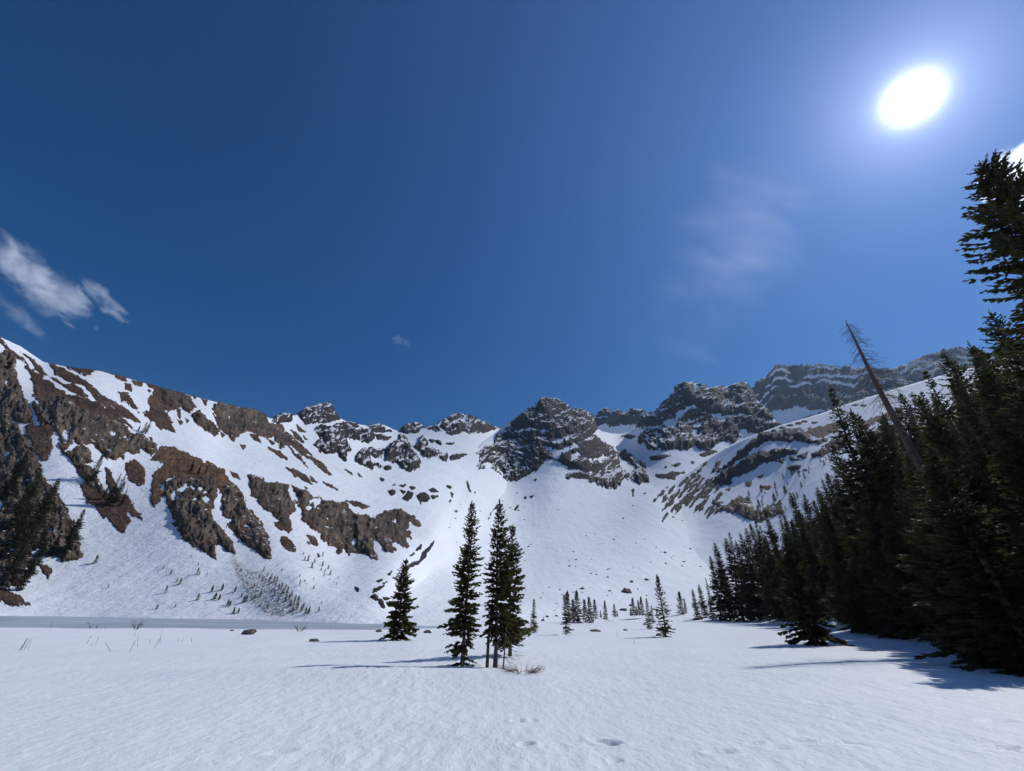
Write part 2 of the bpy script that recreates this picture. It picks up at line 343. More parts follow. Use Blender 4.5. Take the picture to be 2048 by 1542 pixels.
SKY_A = [(-1000, 330), (-600, 430), (-380, 520), (-260, 560), (-150, 605), (0, 674), (40, 692), (87, 724), (150, 737), (200, 742), (250, 755), (330, 778), (440, 806), (520, 829), (545, 838), (558, 832), (590, 830), (603, 826), (618, 815), (640, 809), (657, 812), (668, 830), (690, 842), (720, 849), (745, 855), (757, 850), (772, 852), (795, 862), (812, 850), (830, 846), (850, 856), (870, 850), (900, 836), (920, 828), (945, 838), (965, 847), (985, 852), (1000, 856), (1030, 870), (1060, 900)]
PTS_A = [(-900, 1222, 200), (-500, 1228, 192), (-900, 1080, 275), (-500, 1090, 262), (-900, 880, 400), (-500, 900, 360), (-900, 360, 760), (-500, 470, 700), (-150, 1232, 185), (0, 1233, 180), (200, 1236, 165), (400, 1239, 146), (600, 1244, 126), (760, 1248, 112), (900, 1254, 103),
  (-150, 605, 640), (0, 674, 590), (87, 724, 560), (250, 755, 540), (440, 806, 540), (545, 838, 600), (640, 809, 900), (720, 849, 900), (800, 862, 1000), (920, 828, 1200), (1000, 856, 1200), (1060, 900, 1150),
  (0, 950, 305), (-150, 950, 318), (0, 1100, 236), (-150, 1100, 243), (100, 1100, 232), (200, 1000, 270), (200, 900, 322), (120, 820, 385), (300, 1000, 262), (400, 1100, 203), (300, 1150, 192), (600, 1150, 160), (500, 1180, 158), (740, 1200, 131), (100, 1180, 199), (300, 1200, 170), (500, 1220, 146), (0, 1180, 203), (-150, 1180, 207),
  (850, 1055, 262), (790, 1028, 285), (700, 1015, 282), (600, 985, 290), (500, 958, 300), (390, 925, 312), (700, 1100, 212), (600, 1085, 205), (470, 1080, 212),
  (900, 1010, 360), (800, 950, 440), (700, 920, 470), (600, 890, 490), (450, 860, 465), (350, 830, 455), (830, 900, 680), (700, 870, 690), (600, 850, 660),
  (750, 1195, 133), (800, 1150, 168), (870, 1075, 250), (930, 950, 570), (960, 890, 830), (850, 1200, 178), (870, 1150, 240), (960, 1200, 240), (960, 1100, 400), (1010, 1000, 580)]
LA_ = make_layer('mountain_slope', 'steep snow slope with brown cliffs above the frozen lake', PTS_A, SKY_A, [(-1000, 1232), (-260, 1242), (0, 1243), (400, 1249), (760, 1257), (960, 1262), (1060, 1262)], -900, 1055, 2.8, .55, [(-300, .5), (430, .5), (560, 2), (1060, 2.5)], fall=(.56, .83))
PTS_B = [(1024, 1262, 88), (1400, 1262, 92), (900, 1262, 90), (1024, 1240, 106), (1400, 1240, 128), (1024, 1200, 200), (1024, 1150, 285), (1024, 1100, 365), (1100, 1050, 450), (1100, 1000, 555), (1150, 962, 660), (1110, 928, 710),
  (1300, 1200, 205), (1300, 1150, 280), (1300, 1100, 360), (1300, 1050, 450), (1300, 1000, 565), (1450, 1150, 310), (1450, 1050, 520), (1560, 1000, 680), (1560, 900, 920),
  (700, 1262, 118), (700, 1200, 172), (800, 1250, 107), (770, 1200, 146), (800, 1150, 200), (850, 1150, 222), (870, 1075, 262), (700, 1150, 235), (760, 1100, 285), (900, 1010, 368), (930, 955, 555), (960, 895, 800), (800, 1000, 470), (860, 950, 640), (900, 1150, 235), (900, 1100, 290),
  (1000, 960, 690), (1000, 858, 960), (1050, 822, 985), (1100, 799, 1000), (1140, 818, 990), (1190, 845, 960), (1200, 880, 900), (1230, 970, 680), (1300, 965, 700), (1060, 900, 800),
  (1220, 862, 1180), (1245, 868, 1200), (1240, 900, 1000), (1290, 930, 820), (1295, 836, 1090), (1380, 766, 1120), (1440, 775, 1145), (1503, 782, 1145), (1300, 895, 880), (1380, 870, 920), (1450, 880, 920), (1520, 850, 1000), (1380, 820, 1015)]
SKY_B = [(690, 1262), (730, 1255), (760, 1180), (800, 1120), (850, 1030), (900, 965), (935, 915), (965, 885), (1000, 858), (1020, 845), (1050, 822), (1066, 812), (1077, 805), (1082, 800), (1100, 798), (1122, 801), (1130, 808), (1140, 818), (1165, 824), (1180, 829), (1188, 838), (1194, 856), (1203, 862), (1220, 866), (1240, 868), (1262, 863), (1280, 850), (1295, 836), (1311, 825), (1322, 812), (1332, 800), (1345, 786), (1353, 774), (1366, 768), (1382, 766), (1400, 770), (1418, 778), (1440, 776), (1465, 772), (1478, 767), (1495, 769), (1502, 782), (1515, 800), (1540, 830), (1560, 850), (1600, 900)]
LB_ = make_layer('cirque_headwall', 'snow filled cirque rising to two dark craggy peaks', PTS_B, SKY_B, [(690, 1270), (1600, 1270)], 690, 1600, 2.5, .6, [(690, 0), (960, .5), (1010, 2.2), (1180, 2.2), (1205, .5), (1260, .5), (1300, 2.4), (1510, 2.6), (1600, 1)])
SKY_C = [(1140, 860), (1170, 848), (1188, 838), (1196, 828), (1203, 821), (1212, 822), (1226, 826), (1238, 822), (1246, 828), (1258, 824), (1270, 822), (1285, 821), (1292, 826), (1300, 834), (1340, 850)]
LC_ = make_layer('gap_ridge', 'jagged dark ridge closing the gap between the peaks', [(1140, 900, 1560), (1340, 900, 1560), (1240, 900, 1540), (1200, 822, 1690), (1280, 822, 1690), (1140, 850, 1680), (1340, 850, 1680)], SKY_C, [(1140, 905), (1340, 905)], 1140, 1340, 2.2, .6, (0, 3.2))
SKY_D = [(1470, 800), (1503, 784), (1512, 770), (1528, 758), (1540, 750), (1552, 739), (1575, 739), (1600, 738), (1620, 735), (1642, 735), (1660, 740), (1700, 740), (1735, 738), (1760, 746), (1790, 746), (1812, 736), (1830, 724), (1850, 716), (1880, 708), (1920, 702), (1960, 703), (1990, 712), (2048, 728), (2200, 760)]
LD_ = make_layer('far_massif', 'banded grey massif rising hazily behind the snow ridge', [(1480, 900, 1700), (1700, 880, 1720), (1900, 860, 1750), (2150, 860, 1750), (1550, 740, 2150), (1700, 739, 2200), (1900, 705, 2350), (2150, 745, 2300), (1600, 830, 1860), (1800, 810, 1900)], SKY_D, [(1470, 910), (1700, 880), (2200, 860)], 1470, 2200, 2.4, .5, (0, 1.4))
SKY_E = [(1270, 1050), (1300, 1020), (1325, 990), (1345, 968), (1400, 930), (1450, 896), (1500, 873), (1560, 851), (1640, 828), (1700, 806), (1800, 775), (1900, 746), (1990, 724), (2048, 706), (2300, 650)]
PTS_E = [(1270, 1050, 520), (1325, 990, 625), (1400, 930, 738), (1500, 873, 713), (1640, 828, 710), (1800, 775, 660), (1990, 724, 600), (2300, 650, 540),
  (1330, 1050, 475), (1400, 1050, 484), (1450, 1050, 450), (1450, 960, 625), (1550, 960, 525), (1650, 900, 490), (1800, 860, 430), (2000, 850, 350), (2200, 850, 310),
  (1400, 1150, 315), (1470, 1110, 355), (1550, 1050, 385), (1650, 1000, 335), (1800, 980, 290), (2000, 980, 230), (2200, 980, 200), (1550, 1180, 225), (1450, 1220, 185), (1350, 1180, 248), (1300, 1130, 330), (1700, 1100, 225), (1900, 1100, 170), (2200, 1100, 115), (1500, 1240, 130), (1700, 1200, 100), (2000, 1200, 85), (2300, 1200, 80), (1400, 1245, 140)]
LE_ = make_layer('snow_ridge', 'long snow ridge with rock bands behind the forest', PTS_E, SKY_E, [(1270, 1190), (1400, 1245), (1500, 1245), (1700, 1200), (2300, 1200)], 1270, 2300, 2.8, .6, (0, .7), fall=(-.5, .86))

# ------------------------------------------------------------------ rock and bare earth standing out of the snow
ZS = 2048 / 520
O1, O2, O3, O4, O5, O6, O8 = (0, 640), (0, 940), (420, 780), (420, 1000), (880, 740), (1280, 680), (1280, 960)
def poly(o, *p): return np.array([(o[0] + x / ZS, o[1] + y / ZS) for x, y in p])
def sdist(poly_, x, y):
    """signed distance in px, positive inside"""
    q = np.stack([x.ravel(), y.ravel()], -1); d = np.full(len(q), 1e9); ins = np.zeros(len(q), bool); n = len(poly_)
    for i in range(n):
        a, b = poly_[i], poly_[(i + 1) % n]; e = b - a; w = q - a; t = np.clip((w @ e) / (e @ e + 1e-9), 0, 1); r = w - t[:, None] * e; d = np.minimum(d, np.hypot(r[:, 0], r[:, 1]))
        c = ((a[1] > q[:, 1]) != (b[1] > q[:, 1])) & (q[:, 0] < (b[0] - a[0]) * (q[:, 1] - a[1]) / (b[1] - a[1] + 1e-12) + a[0]); ins ^= c
    return np.where(ins, d, -d).reshape(x.shape)
PAL = {'earth': ((.075, .044, .032), (.145, .094, .068)), 'orange': ((.09, .054, .032), (.20, .125, .070)), 'cliff': ((.040, .034, .030), (.185, .150, .115)), 'dark': ((.016, .016, .019), (.062, .055, .054)), 'massif': ((.026, .027, .033), (.078, .075, .080)), 'peak': ((.015, .015, .018), (.062, .053, .050))}
OUTN = [0]
def outcrop(L, P, kind='earth', name=None, holes=(), snow=None, rel=1.0, step=None, edge=1.0, flute=None, open_top=False):
    OUTN[0] += 1; seed = OUTN[0] * 3.17
    x0, y0 = P.min(0) - 7; x1, y1 = P.max(0) + 7; w_, h_ = x1 - x0, y1 - y0
    step = step or 1.7
    xs = np.arange(x0, x1, step); ys = np.arange(y1, y0, -step); X, Y = np.meshgrid(xs, ys)
    sd = sdist(P, X, Y)
    for H in holes: sd = np.minimum(sd, -sdist(H, X, Y))
    size = min(w_, h_) - 14; na = edge * min(1., max(.28, size / 26))
    nz = fbm(p3(X / 15, Y / 15, seed), 3) * 8 * na + fbm(p3(X / 4.2, Y / 4.2, seed + 5), 3, .65) * 4.6 * max(na, .62 * edge ** .5)
    fx, fy = L.fall; nz = nz + fbm(p3((X * fy - Y * fx) / 5., (X * fx + Y * fy) / 26., seed + 15), 3, .6) * 6.5 * max(na, .5 * edge ** .5)
    w = sd + nz + 1.3
    Y2 = np.maximum(Y, L.sky(X) - (3.5 if open_top else .3))                   # no rock above the skyline
    D = L.D(X, Y2); B = at(X, Y2, D); pm = D / 1000.
    dx = at(X + 3, Y2, L.D(X + 3, Y2)) - at(X - 3, Y2, L.D(X - 3, Y2)); dy = at(X, Y2 - 3, L.D(X, Y2 - 3)) - at(X, Y2 + 3, L.D(X, Y2 + 3))
    n = np.cross(dx, dy); n /= np.linalg.norm(n, axis=-1)[..., None] + 1e-9; n = np.where(n[..., 2:3] < 0, -n, n)
    wx = X + 4 * fbm(p3(X / 20, Y / 20, seed + 9), 2)
    if kind in ('earth', 'orange'):
        hgt = .7 * np.clip(w, -4, 1.6) + fbm(p3(X / 7, Y / 10, seed + 2), 4) * 1.3 * np.clip(w / 4, 0, 1) * rel
        mixv = fbm(p3(X / 24, Y / 24, seed + 3), 4) * 1.1 + .5; frac = 0
    elif kind == 'cliff':
        fl = (flute or 12.) * 1.25; wy = Y + 6 * fbm(p3(X / 14, Y / 14, seed + 19), 2)
        rg = fbm(p3(wx / fl, wy / (fl * 2.3), seed + 2), 5, .6, ridged=True); blk = fbm(p3(X / 30, Y / 32, seed + 12), 3)
        led = fbm(p3(X / 22, wy / 7, seed + 6), 4, .6)
        hgt = .7 * np.clip(w, -4, 3) + (rg * 4.0 + blk * 9 + led * 3.2 + fbm(p3(X / 5, Y / 5, seed + 4), 4, .65) * 3.0) * np.clip(w / 10, 0, 1) * rel
        mixv = .30 + .55 * rg + .7 * fbm(p3(X / 26, Y / 34, seed + 3), 4); frac = .06
    else:
        fl = flute or 20.
        ph = (Y + .14 * X + 16 * fbm(p3(X / 50, Y / 50, seed), 3)) / 12.
        saw = (ph - np.floor(ph)); brk = np.clip(.5 + 1.4 * perlin(p3(X / 28, Y / 16, seed + 13)), 0, 1); ter = np.where(saw < .75, saw / .75, (1 - saw) / .25) * brk      # broken ledges
        if kind == 'massif':
            dep = Y - L.sky(X); ph = (dep + .05 * X + 7 * fbm(p3(X / 60, Y / 40, seed), 3)) / 15.; saw = ph - np.floor(ph); brk = np.clip(.75 + 1.3 * perlin(p3(X / 40, Y / 12, seed + 13)), 0, 1) * (1 - .75 * sstep(48, 70, dep)); ter = np.where(saw < .7, saw / .7, (1 - saw) / .3) * brk * 1.6
        rg = fbm(p3(wx / (fl * 1.9), Y / (fl * 2.6), seed + 2), 5, .6, ridged=True)
        hgt = .7 * np.clip(w, -4, 3) + (rg * 9 + ter * 2.4 + fbm(p3(X / 34, Y / 34, seed + 14), 3) * 9 + fbm(p3(X / 7, Y / 4.5, seed + 4), 4, .65) * 3.6 + fbm(p3(X / 2.6, Y / 2.2, seed + 24), 2) * 1.3) * np.clip(w / 9, 0, 1) * rel
        mixv = .30 + .45 * rg + .6 * fbm(p3(X / 30, Y / 30, seed + 3), 4); frac = .27
    Pn = B + n * (hgt * pm)[..., None]
    gx = np.gradient(Pn, axis=1); gy = np.gradient(Pn, axis=0); nn = np.cross(gx, gy); nn /= np.linalg.norm(nn, axis=-1)[..., None] + 1e-9; nz_ = np.abs(nn[..., 2])
    q_ = nz_ + .16 * fbm(p3(X / 11, Y / 7, seed + 8), 3)
    frac = frac if snow is None else snow; inside = q_[w > 0]
    sv = .5 + (q_ - np.quantile(inside, 1 - frac)) * 4.5 if frac > 0 and len(inside) else np.zeros_like(q_) - .6
    if kind == 'earth' or kind == 'orange': sv = .12 + 1.3 * fbm(p3((X * fy - Y * fx) / 4., (X * fx + Y * fy) / 14., seed + 31), 3, .6) - .05 * w
    if kind in ('peak', 'massif', 'dark'): sv = sv + (.9 if kind == 'massif' else .55) * (saw > (.62 if kind == 'massif' else .74)) * brk - (.22 if kind == 'massif' else .08)
    if kind == 'massif': sv = -.12 + 1.0 * sstep(.66, .78, saw) * brk + .45 * fbm(p3(X / 14, Y / 4, seed + 33), 3, .6) + .35 * np.clip(q_ - np.quantile(q_, .8), 0, 1)
    keep = (w > -3.5); fc = grid_faces(len(ys), len(xs)); kf = keep.ravel()[fc].any(1); fc = fc[kf]
    if len(fc) < 4: return None
    used = np.unique(fc); rm = np.full(X.size, -1); rm[used] = np.arange(len(used)); V = Pn.reshape(-1, 3)[used]
    a, b = (np.array(c) for c in PAL[kind]); col = a + (b - a) * np.clip(mixv, 0, 1.3).ravel()[used][:, None]
    if kind == 'cliff' and name is None:                                          # reddish talus along the margins
        k_ = (sstep(9, 2, w + 5 * fbm(p3(X / 12, Y / 12, seed + 21), 2)) * .75).ravel()[used][:, None] if L is LA_ else 0; col = col * (1 - k_) + np.array((.125, .078, .055)) * k_
    nm = name or {'earth': 'bare_earth_patch', 'orange': 'bare_earth_patch', 'cliff': 'rock_cliff'}.get(kind, 'rock_outcrop')
    return ob(nm, mesh_np(nm, V, rm[fc], [M_ROCK if D.mean() < 420 else M_ROCK_FAR], {'rockcol': col, 'snow': sv.ravel()[used]}, smooth=kind in ('earth', 'orange')), L.o)

# left slope
outcrop(LA_, poly(O1, (-760, 120), (-520, -60), (-330, 130), (-180, 120), (0, 270), (60, 240), (110, 290), (130, 420), (160, 520), (205, 640), (240, 730), (265, 810), (205, 800), (150, 815), (190, 900), (240, 990), (290, 1080), (330, 1150), (300, 1200), (440, 1370), (560, 1570), (590, 1640), (640, 1840), (655, 1870), (560, 1890), (500, 1900), (420, 1860), (300, 1840), (240, 1880), (275, 1980), (190, 2070), (60, 2105), (0, 2060), (-260, 2010), (-420, 1800), (-640, 1850), (-820, 1500), (-700, 1250), (-980, 900), (-860, 500)), 'cliff', flute=17, snow=0.04,
        holes=[poly(O1, (150, 830), (180, 820), (205, 900), (240, 985), (250, 1080), (225, 1010), (190, 930)), poly(O2, (230, 640), (300, 610), (330, 640), (250, 700))])
outcrop(LA_, poly(O2, (-300, 800), (0, 895), (100, 960), (180, 1020), (225, 1062), (100, 1062), (0, 1030), (-300, 1000)), 'earth')
outcrop(LA_, poly(O2, (290, 705), (350, 750), (412, 790), (380, 855), (330, 820)), 'earth')
outcrop(LA_, poly(O2, (290, -40), (330, 30), (440, 180), (560, 385), (595, 430), (560, 520), (500, 480), (420, 380), (350, 250), (300, 120)), 'earth')
outcrop(LA_, poly(O1, (0, 140), (45, 190), (100, 250), (170, 300), (220, 345), (190, 330), (120, 290), (60, 240), (0, 180)), 'earth', edge=.5)
outcrop(LA_, poly(O1, (160, 250), (240, 295), (300, 350), (350, 420), (440, 470), (520, 520), (560, 500), (640, 545), (690, 600), (640, 600), (560, 560), (470, 500), (380, 440), (310, 415), (250, 330)), 'earth', edge=.6)
outcrop(LA_, poly(O1, (195, 360), (270, 395), (330, 450), (430, 520), (520, 585), (610, 600), (690, 622), (760, 640), (850, 700), (945, 775), (1005, 835), (1015, 885), (900, 860), (760, 820), (640, 780), (520, 760), (420, 720), (345, 660), (275, 600), (262, 500), (235, 420)), 'earth')
outcrop(LA_, poly(O1, (345, 660), (440, 610), (560, 640), (700, 720), (820, 760), (920, 800), (1010, 885), (1100, 905), (1190, 935), (1250, 1000), (1200, 1060), (1130, 1010), (1060, 1060), (1000, 1040), (900, 1110), (830, 1090), (800, 1040), (730, 960), (650, 985), (580, 955), (500, 1050), (470, 960), (440, 850), (400, 790), (330, 830), (290, 800), (275, 660)), 'cliff', flute=15, snow=0.06)
outcrop(LA_, poly(O1, (290, 830), (390, 790), (440, 860), (395, 920), (400, 1040), (350, 1110), (290, 1080), (240, 960), (200, 830)), 'earth')
outcrop(LA_, poly(O1, (500, 1050), (560, 1040), (640, 980), (700, 1030), (730, 1110), (680, 1140), (760, 1200), (800, 1300), (820, 1370), (740, 1360), (660, 1250), (600, 1150), (545, 1080)), 'cliff', snow=0.04)
outcrop(LA_, poly(O2, (640, 130), (690, 110), (800, 160), (870, 190), (1000, 200), (1060, 290), (1125, 395), (1060, 370), (1000, 330), (1025, 405), (970, 490), (900, 440), (830, 370), (750, 290), (690, 250)), 'earth')
outcrop(LA_, poly(O1, (830, 1170), (880, 1200), (920, 1320), (960, 1400), (900, 1380), (840, 1280)), 'earth', edge=.6)
outcrop(LA_, poly(O1, (380, 340), (480, 378), (600, 440), (690, 490), (760, 555), (845, 620), (960, 680), (1040, 740), (1105, 805), (1040, 795), (960, 745), (880, 670), (820, 640), (840, 690), (920, 750), (980, 800), (900, 750), (800, 660), (700, 560), (660, 515), (560, 490), (440, 430)), 'earth', edge=.5)
outcrop(LA_, poly(O1, (740, 570), (830, 625), (920, 720), (1000, 800), (1040, 850), (960, 800), (860, 700)), 'earth', edge=.4)
outcrop(LA_, poly(O1, (920, 555), (1000, 590), (1060, 640), (1092, 725), (1040, 690), (960, 620)), 'earth')
outcrop(LA_, poly(O1, (1170, 600), (1250, 550), (1400, 570), (1490, 600), (1532, 680), (1490, 732), (1420, 690), (1350, 700), (1310, 720), (1350, 800), (1385, 885), (1320, 870), (1240, 850), (1180, 780), (1140, 720), (1190, 720), (1170, 650)), 'earth')
outcrop(LA_, poly(O1, (1270, 550), (1400, 570), (1490, 600), (1530, 670), (1495, 730), (1420, 680), (1350, 690), (1290, 640)), 'cliff', snow=0)
outcrop(LA_, poly(O1, (1500, 745), (1560, 718), (1620, 770), (1690, 840), (1722, 880), (1700, 905), (1640, 880), (1560, 830)), 'cliff', snow=0)
outcrop(LA_, poly(O3, (25, 120), (100, 108), (230, 136), (350, 158), (440, 208), (470, 250), (560, 280), (590, 330), (660, 400), (722, 445), (640, 420), (565, 460), (500, 370), (440, 375), (380, 360), (330, 320), (260, 335), (190, 385), (130, 350), (60, 280), (30, 190)), 'cliff', flute=13, snow=0.03, open_top=True)
for p in [((500, 350), (640, 368), (742, 382), (705, 440), (600, 412)), ((745, 380), (900, 408), (980, 440), (930, 440), (820, 405)), ((900, 420), (980, 450), (992, 485), (930, 460)), ((990, 500), (1030, 505), (1036, 556), (990, 545)), ((1040, 478), (1125, 488), (1112, 524), (1060, 505)), ((1165, 492), (1290, 515), (1380, 560), (1300, 575), (1180, 535)),
          ((1510, 590), (1545, 600), (1540, 622)), ((1585, 620), (1630, 630), (1620, 685), (1600, 660)), ((1390, 780), (1440, 800), (1420, 825)), ((990, 1135), (1060, 1100), (1140, 1180), (1135, 1290), (1080, 1305), (1020, 1260), (1005, 1200)), ((945, 1070), (985, 1065), (970, 1100)),
          ((1165, 550), (1190, 555), (1180, 570)), ((1390, 690), (1425, 705), (1420, 780), (1400, 750)), ((1460, 770), (1490, 790), (1470, 815)), ((1640, 770), (1700, 850), (1690, 900), (1650, 840)), ((1740, 880), (1770, 910), (1750, 920)), ((1310, 1020), (1350, 1000), (1340, 1050))]:
    outcrop(LA_, poly(O1, *p), 'earth', edge=.7)
outcrop(LA_, poly(O1, (1200, 1100), (1260, 1010), (1340, 1005), (1430, 1025), (1540, 1080), (1680, 1140), (1765, 1185), (1830, 1290), (1900, 1430), (1930, 1520), (1820, 1440), (1720, 1340), (1640, 1300), (1560, 1260), (1420, 1270), (1320, 1250), (1240, 1300), (1290, 1380), (1210, 1480), (1190, 1380), (1210, 1230), (1290, 1140)), 'orange')
outcrop(LA_, poly(O2, (1290, 110), (1380, 60), (1500, 80), (1620, 60), (1720, 40), (1720, 130), (1690, 220), (1660, 340), (1680, 400), (1760, 480), (1830, 570), (1845, 655), (1800, 640), (1740, 590), (1680, 560), (1690, 690), (1640, 660), (1560, 600), (1460, 540), (1375, 420), (1340, 300), (1300, 200)), 'cliff', flute=13, rel=1.35, snow=0.02)
outcrop(LA_, poly(O2, (1440, 540), (1560, 570), (1660, 520), (1740, 560), (1690, 600), (1695, 690), (1620, 640), (1520, 590)), 'earth')
outcrop(LA_, poly(O2, (1740, 130), (1850, 120), (1900, 180), (1960, 340), (2060, 420), (2120, 560), (2130, 690), (2060, 660), (1940, 580), (1860, 500), (1800, 420), (1830, 390), (1760, 360), (1750, 260), (1770, 190)), 'cliff', snow=0.08, holes=[poly(O3, (240, 1080), (290, 1060), (330, 1090), (300, 1120), (250, 1110))])
outcrop(LA_, poly(O4, (135, 170), (240, 200), (330, 240), (380, 350), (435, 455), (390, 430), (330, 370), (230, 290), (150, 220)), 'earth')
outcrop(LA_, poly(O4, (180, 60), (330, 80), (400, 190), (470, 340), (400, 345), (340, 240), (300, 180), (230, 160)), 'cliff', snow=0.03)
outcrop(LA_, poly(O3, (300, 660), (330, 670), (400, 700), (450, 728), (560, 738), (612, 762), (645, 850), (672, 930), (660, 972), (620, 1000), (632, 1085), (560, 1040), (500, 990), (450, 940), (430, 932), (380, 900), (340, 820), (300, 760)), 'cliff', flute=12, rel=1.2, snow=0.03)
outcrop(LA_, poly(O3, (640, 745), (700, 780), (800, 830), (900, 870), (1060, 890), (1100, 940), (1170, 990), (1280, 1010), (1300, 1100), (1280, 1180), (1300, 1260), (1312, 1330), (1240, 1310), (1190, 1275), (1150, 1285), (1100, 1300), (1060, 1240), (1020, 1270), (960, 1220), (930, 1230), (840, 1110), (780, 1070), (740, 1030), (720, 950), (690, 880), (665, 800)), 'cliff', flute=13, rel=1.4, snow=0.03)
outcrop(LA_, poly(O3, (1270, 1010), (1350, 990), (1380, 965), (1490, 948), (1600, 1000), (1690, 1085), (1640, 1075), (1580, 1040), (1560, 1100), (1582, 1175), (1540, 1160), (1552, 1235), (1480, 1215), (1420, 1170), (1460, 1260), (1400, 1280), (1350, 1220), (1300, 1140)), 'cliff', flute=10, snow=0.02, holes=[poly(O3, (1420, 1020), (1470, 1030), (1480, 1060), (1430, 1040))])
outcrop(LA_, poly(O3, (1330, 1000), (1370, 968), (1490, 945), (1590, 990), (1640, 1050), (1560, 1030), (1440, 1010)), 'earth')
for p in [((600, 612), (700, 640), (770, 690), (805, 745), (750, 715), (660, 670)), ((780, 528), (850, 550), (910, 600), (956, 668), (890, 640), (830, 590)), ((1070, 870), (1180, 888), (1255, 920), (1200, 932), (1120, 900)), ((160, 640), (210, 660), (245, 712), (190, 690)), ((460, 458), (540, 480), (605, 545), (520, 510)),
          ((600, 425), (700, 520), (772, 608), (680, 530)), ((735, 445), (800, 520), (745, 490)), ((640, 318), (700, 348), (733, 412), (680, 390)), ((590, 320), (660, 380), (722, 435), (785, 552), (700, 500), (640, 420)), ((680, 270), (755, 330), (700, 320)), ((735, 360), (780, 395), (750, 390)),
          ((790, 680), (840, 730), (800, 715)), ((740, 760), (790, 782), (750, 775)), ((890, 722), (960, 750), (1000, 785), (920, 750)), ((1060, 625), (1110, 650), (1120, 670)), ((1160, 655), (1200, 685), (1175, 680)), ((320, 350), (380, 370), (400, 415), (350, 390)), ((440, 375), (510, 420), (490, 430)), ((240, 430), (280, 440), (260, 470)), ((0, 235), (40, 290), (65, 350), (20, 340))]:
    outcrop(LA_, poly(O3, *p), 'earth', edge=.6)
for p in [((555, 290), (600, 300), (640, 330), (680, 405), (630, 400), (570, 350)), ((765, 280), (820, 285), (842, 350), (800, 340)), ((770, 330), (795, 345), (775, 348)), ((850, 420), (865, 440), (855, 455)), ((500, 180), (580, 160), (640, 230), (620, 260), (540, 220))]:
    outcrop(LA_, poly(O4, *p), 'earth', edge=.6)
# creek banks in the gully
for p in [((1270, 765), (1300, 740), (1320, 775), (1360, 800), (1378, 850), (1350, 850), (1320, 790)), ((1280, 730), (1300, 700), (1370, 675), (1330, 710)), ((1540, 540), (1600, 490), (1640, 478), (1680, 420), (1740, 350), (1770, 315), (1750, 365), (1690, 450), (1640, 500), (1560, 545)), ((1620, 400), (1665, 350), (1660, 380)), ((1140, 685), (1170, 700), (1165, 720)), ((1360, 770), (1425, 775), (1380, 785)), ((1575, 440), (1605, 420), (1590, 445)), ((1405, 585), (1430, 560), (1420, 590)), ((1315, 640), (1355, 628), (1330, 645)), ((1360, 655), (1390, 645), (1370, 662))]:
    q = poly(O4, *p); c = q.mean(0); outcrop(min((LA_, LB_), key=lambda l: float(l.D(c[0], c[1]))), q, 'dark', edge=.5, rel=.6, snow=0)
# back ridge of the left wall
for p in [((495, 245), (540, 192), (640, 186), (652, 240), (540, 262)), ((690, 200), (750, 138), (830, 116), (935, 110), (975, 170), (1010, 232), (950, 252), (860, 250), (760, 258), (720, 225)), ((825, 320), (880, 280), (960, 290), (1050, 245), (1130, 285), (1175, 395), (1110, 385), (1060, 340), (1085, 420), (1125, 470), (1080, 485), (1072, 555), (1000, 505), (880, 485), (820, 430), (870, 400), (850, 350)),
          ((1205, 320), (1270, 305), (1295, 380), (1250, 415), (1200, 395)), ((1230, 285), (1340, 268), (1430, 325), (1310, 325)), ((1145, 560), (1180, 475), (1240, 475), (1265, 560), (1275, 615), (1200, 592)), ((1250, 455), (1370, 470), (1350, 535), (1280, 522)), ((1485, 335), (1560, 395), (1600, 480), (1655, 560), (1645, 620), (1570, 645), (1500, 600), (1460, 560), (1430, 575), (1380, 560), (1385, 480), (1430, 420), (1480, 400)),
          ((1615, 440), (1680, 378), (1722, 410), (1700, 450), (1780, 480), (1895, 510), (1860, 545), (1760, 522), (1680, 525), (1640, 470)), ((1485, 325), (1560, 268), (1640, 258), (1685, 290), (1640, 325), (1540, 335)), ((1720, 305), (1800, 270), (1900, 208), (1960, 182), (2060, 210), (2120, 240), (2200, 270), (2270, 300), (2180, 320), (2048, 330), (1900, 322), (1830, 312)),
          ((1160, 310), (1190, 320), (1175, 360)), ((1060, 250), (1150, 270), (1200, 300), (1120, 285)), ((1300, 350), (1420, 370), (1390, 400), (1320, 390)), ((1370, 600), (1425, 615), (1390, 628)), ((1320, 580), (1350, 600), (1330, 610)), ((1275, 570), (1315, 585), (1290, 597)), ((1735, 395), (1770, 400), (1750, 415)), ((1785, 400), (1815, 400), (1820, 430), (1795, 420)), ((1865, 420), (1920, 420), (1880, 432)), ((1895, 520), (1960, 500), (2025, 505), (1960, 540), (1900, 550)), ((1765, 315), (1800, 320), (1780, 335)), ((1860, 335), (1960, 340), (1900, 352))]:
    outcrop(LA_, poly(O3, *p), 'dark', open_top=True, edge=.8)
for p in [((1400, 795), (1440, 785), (1455, 805), (1430, 828)), ((1500, 750), (1540, 745), (1530, 768)), ((1525, 855), (1560, 800), (1600, 810), (1595, 840), (1555, 872)), ((1620, 830), (1680, 808), (1735, 850), (1700, 872), (1665, 870), (1660, 898)), ((1725, 785), (1760, 775), (1795, 800), (1745, 802)), ((1740, 835), (1790, 838), (1755, 855)), ((1565, 760), (1610, 770), (1590, 785)), ((1500, 790), (1545, 800), (1520, 815)), ((1895, 810), (1920, 820), (1910, 840)), ((1435, 745), (1455, 745), (1445, 755)), ((1345, 695), (1370, 705), (1355, 712)), ((1865, 755), (1905, 760), (1890, 775)), ((1875, 875), (1895, 870), (1890, 888)), ((1925, 955), (1945, 955), (1935, 970))]:
    outcrop(LA_, poly(O3, *p), 'dark', edge=.7, rel=.7, snow=0)
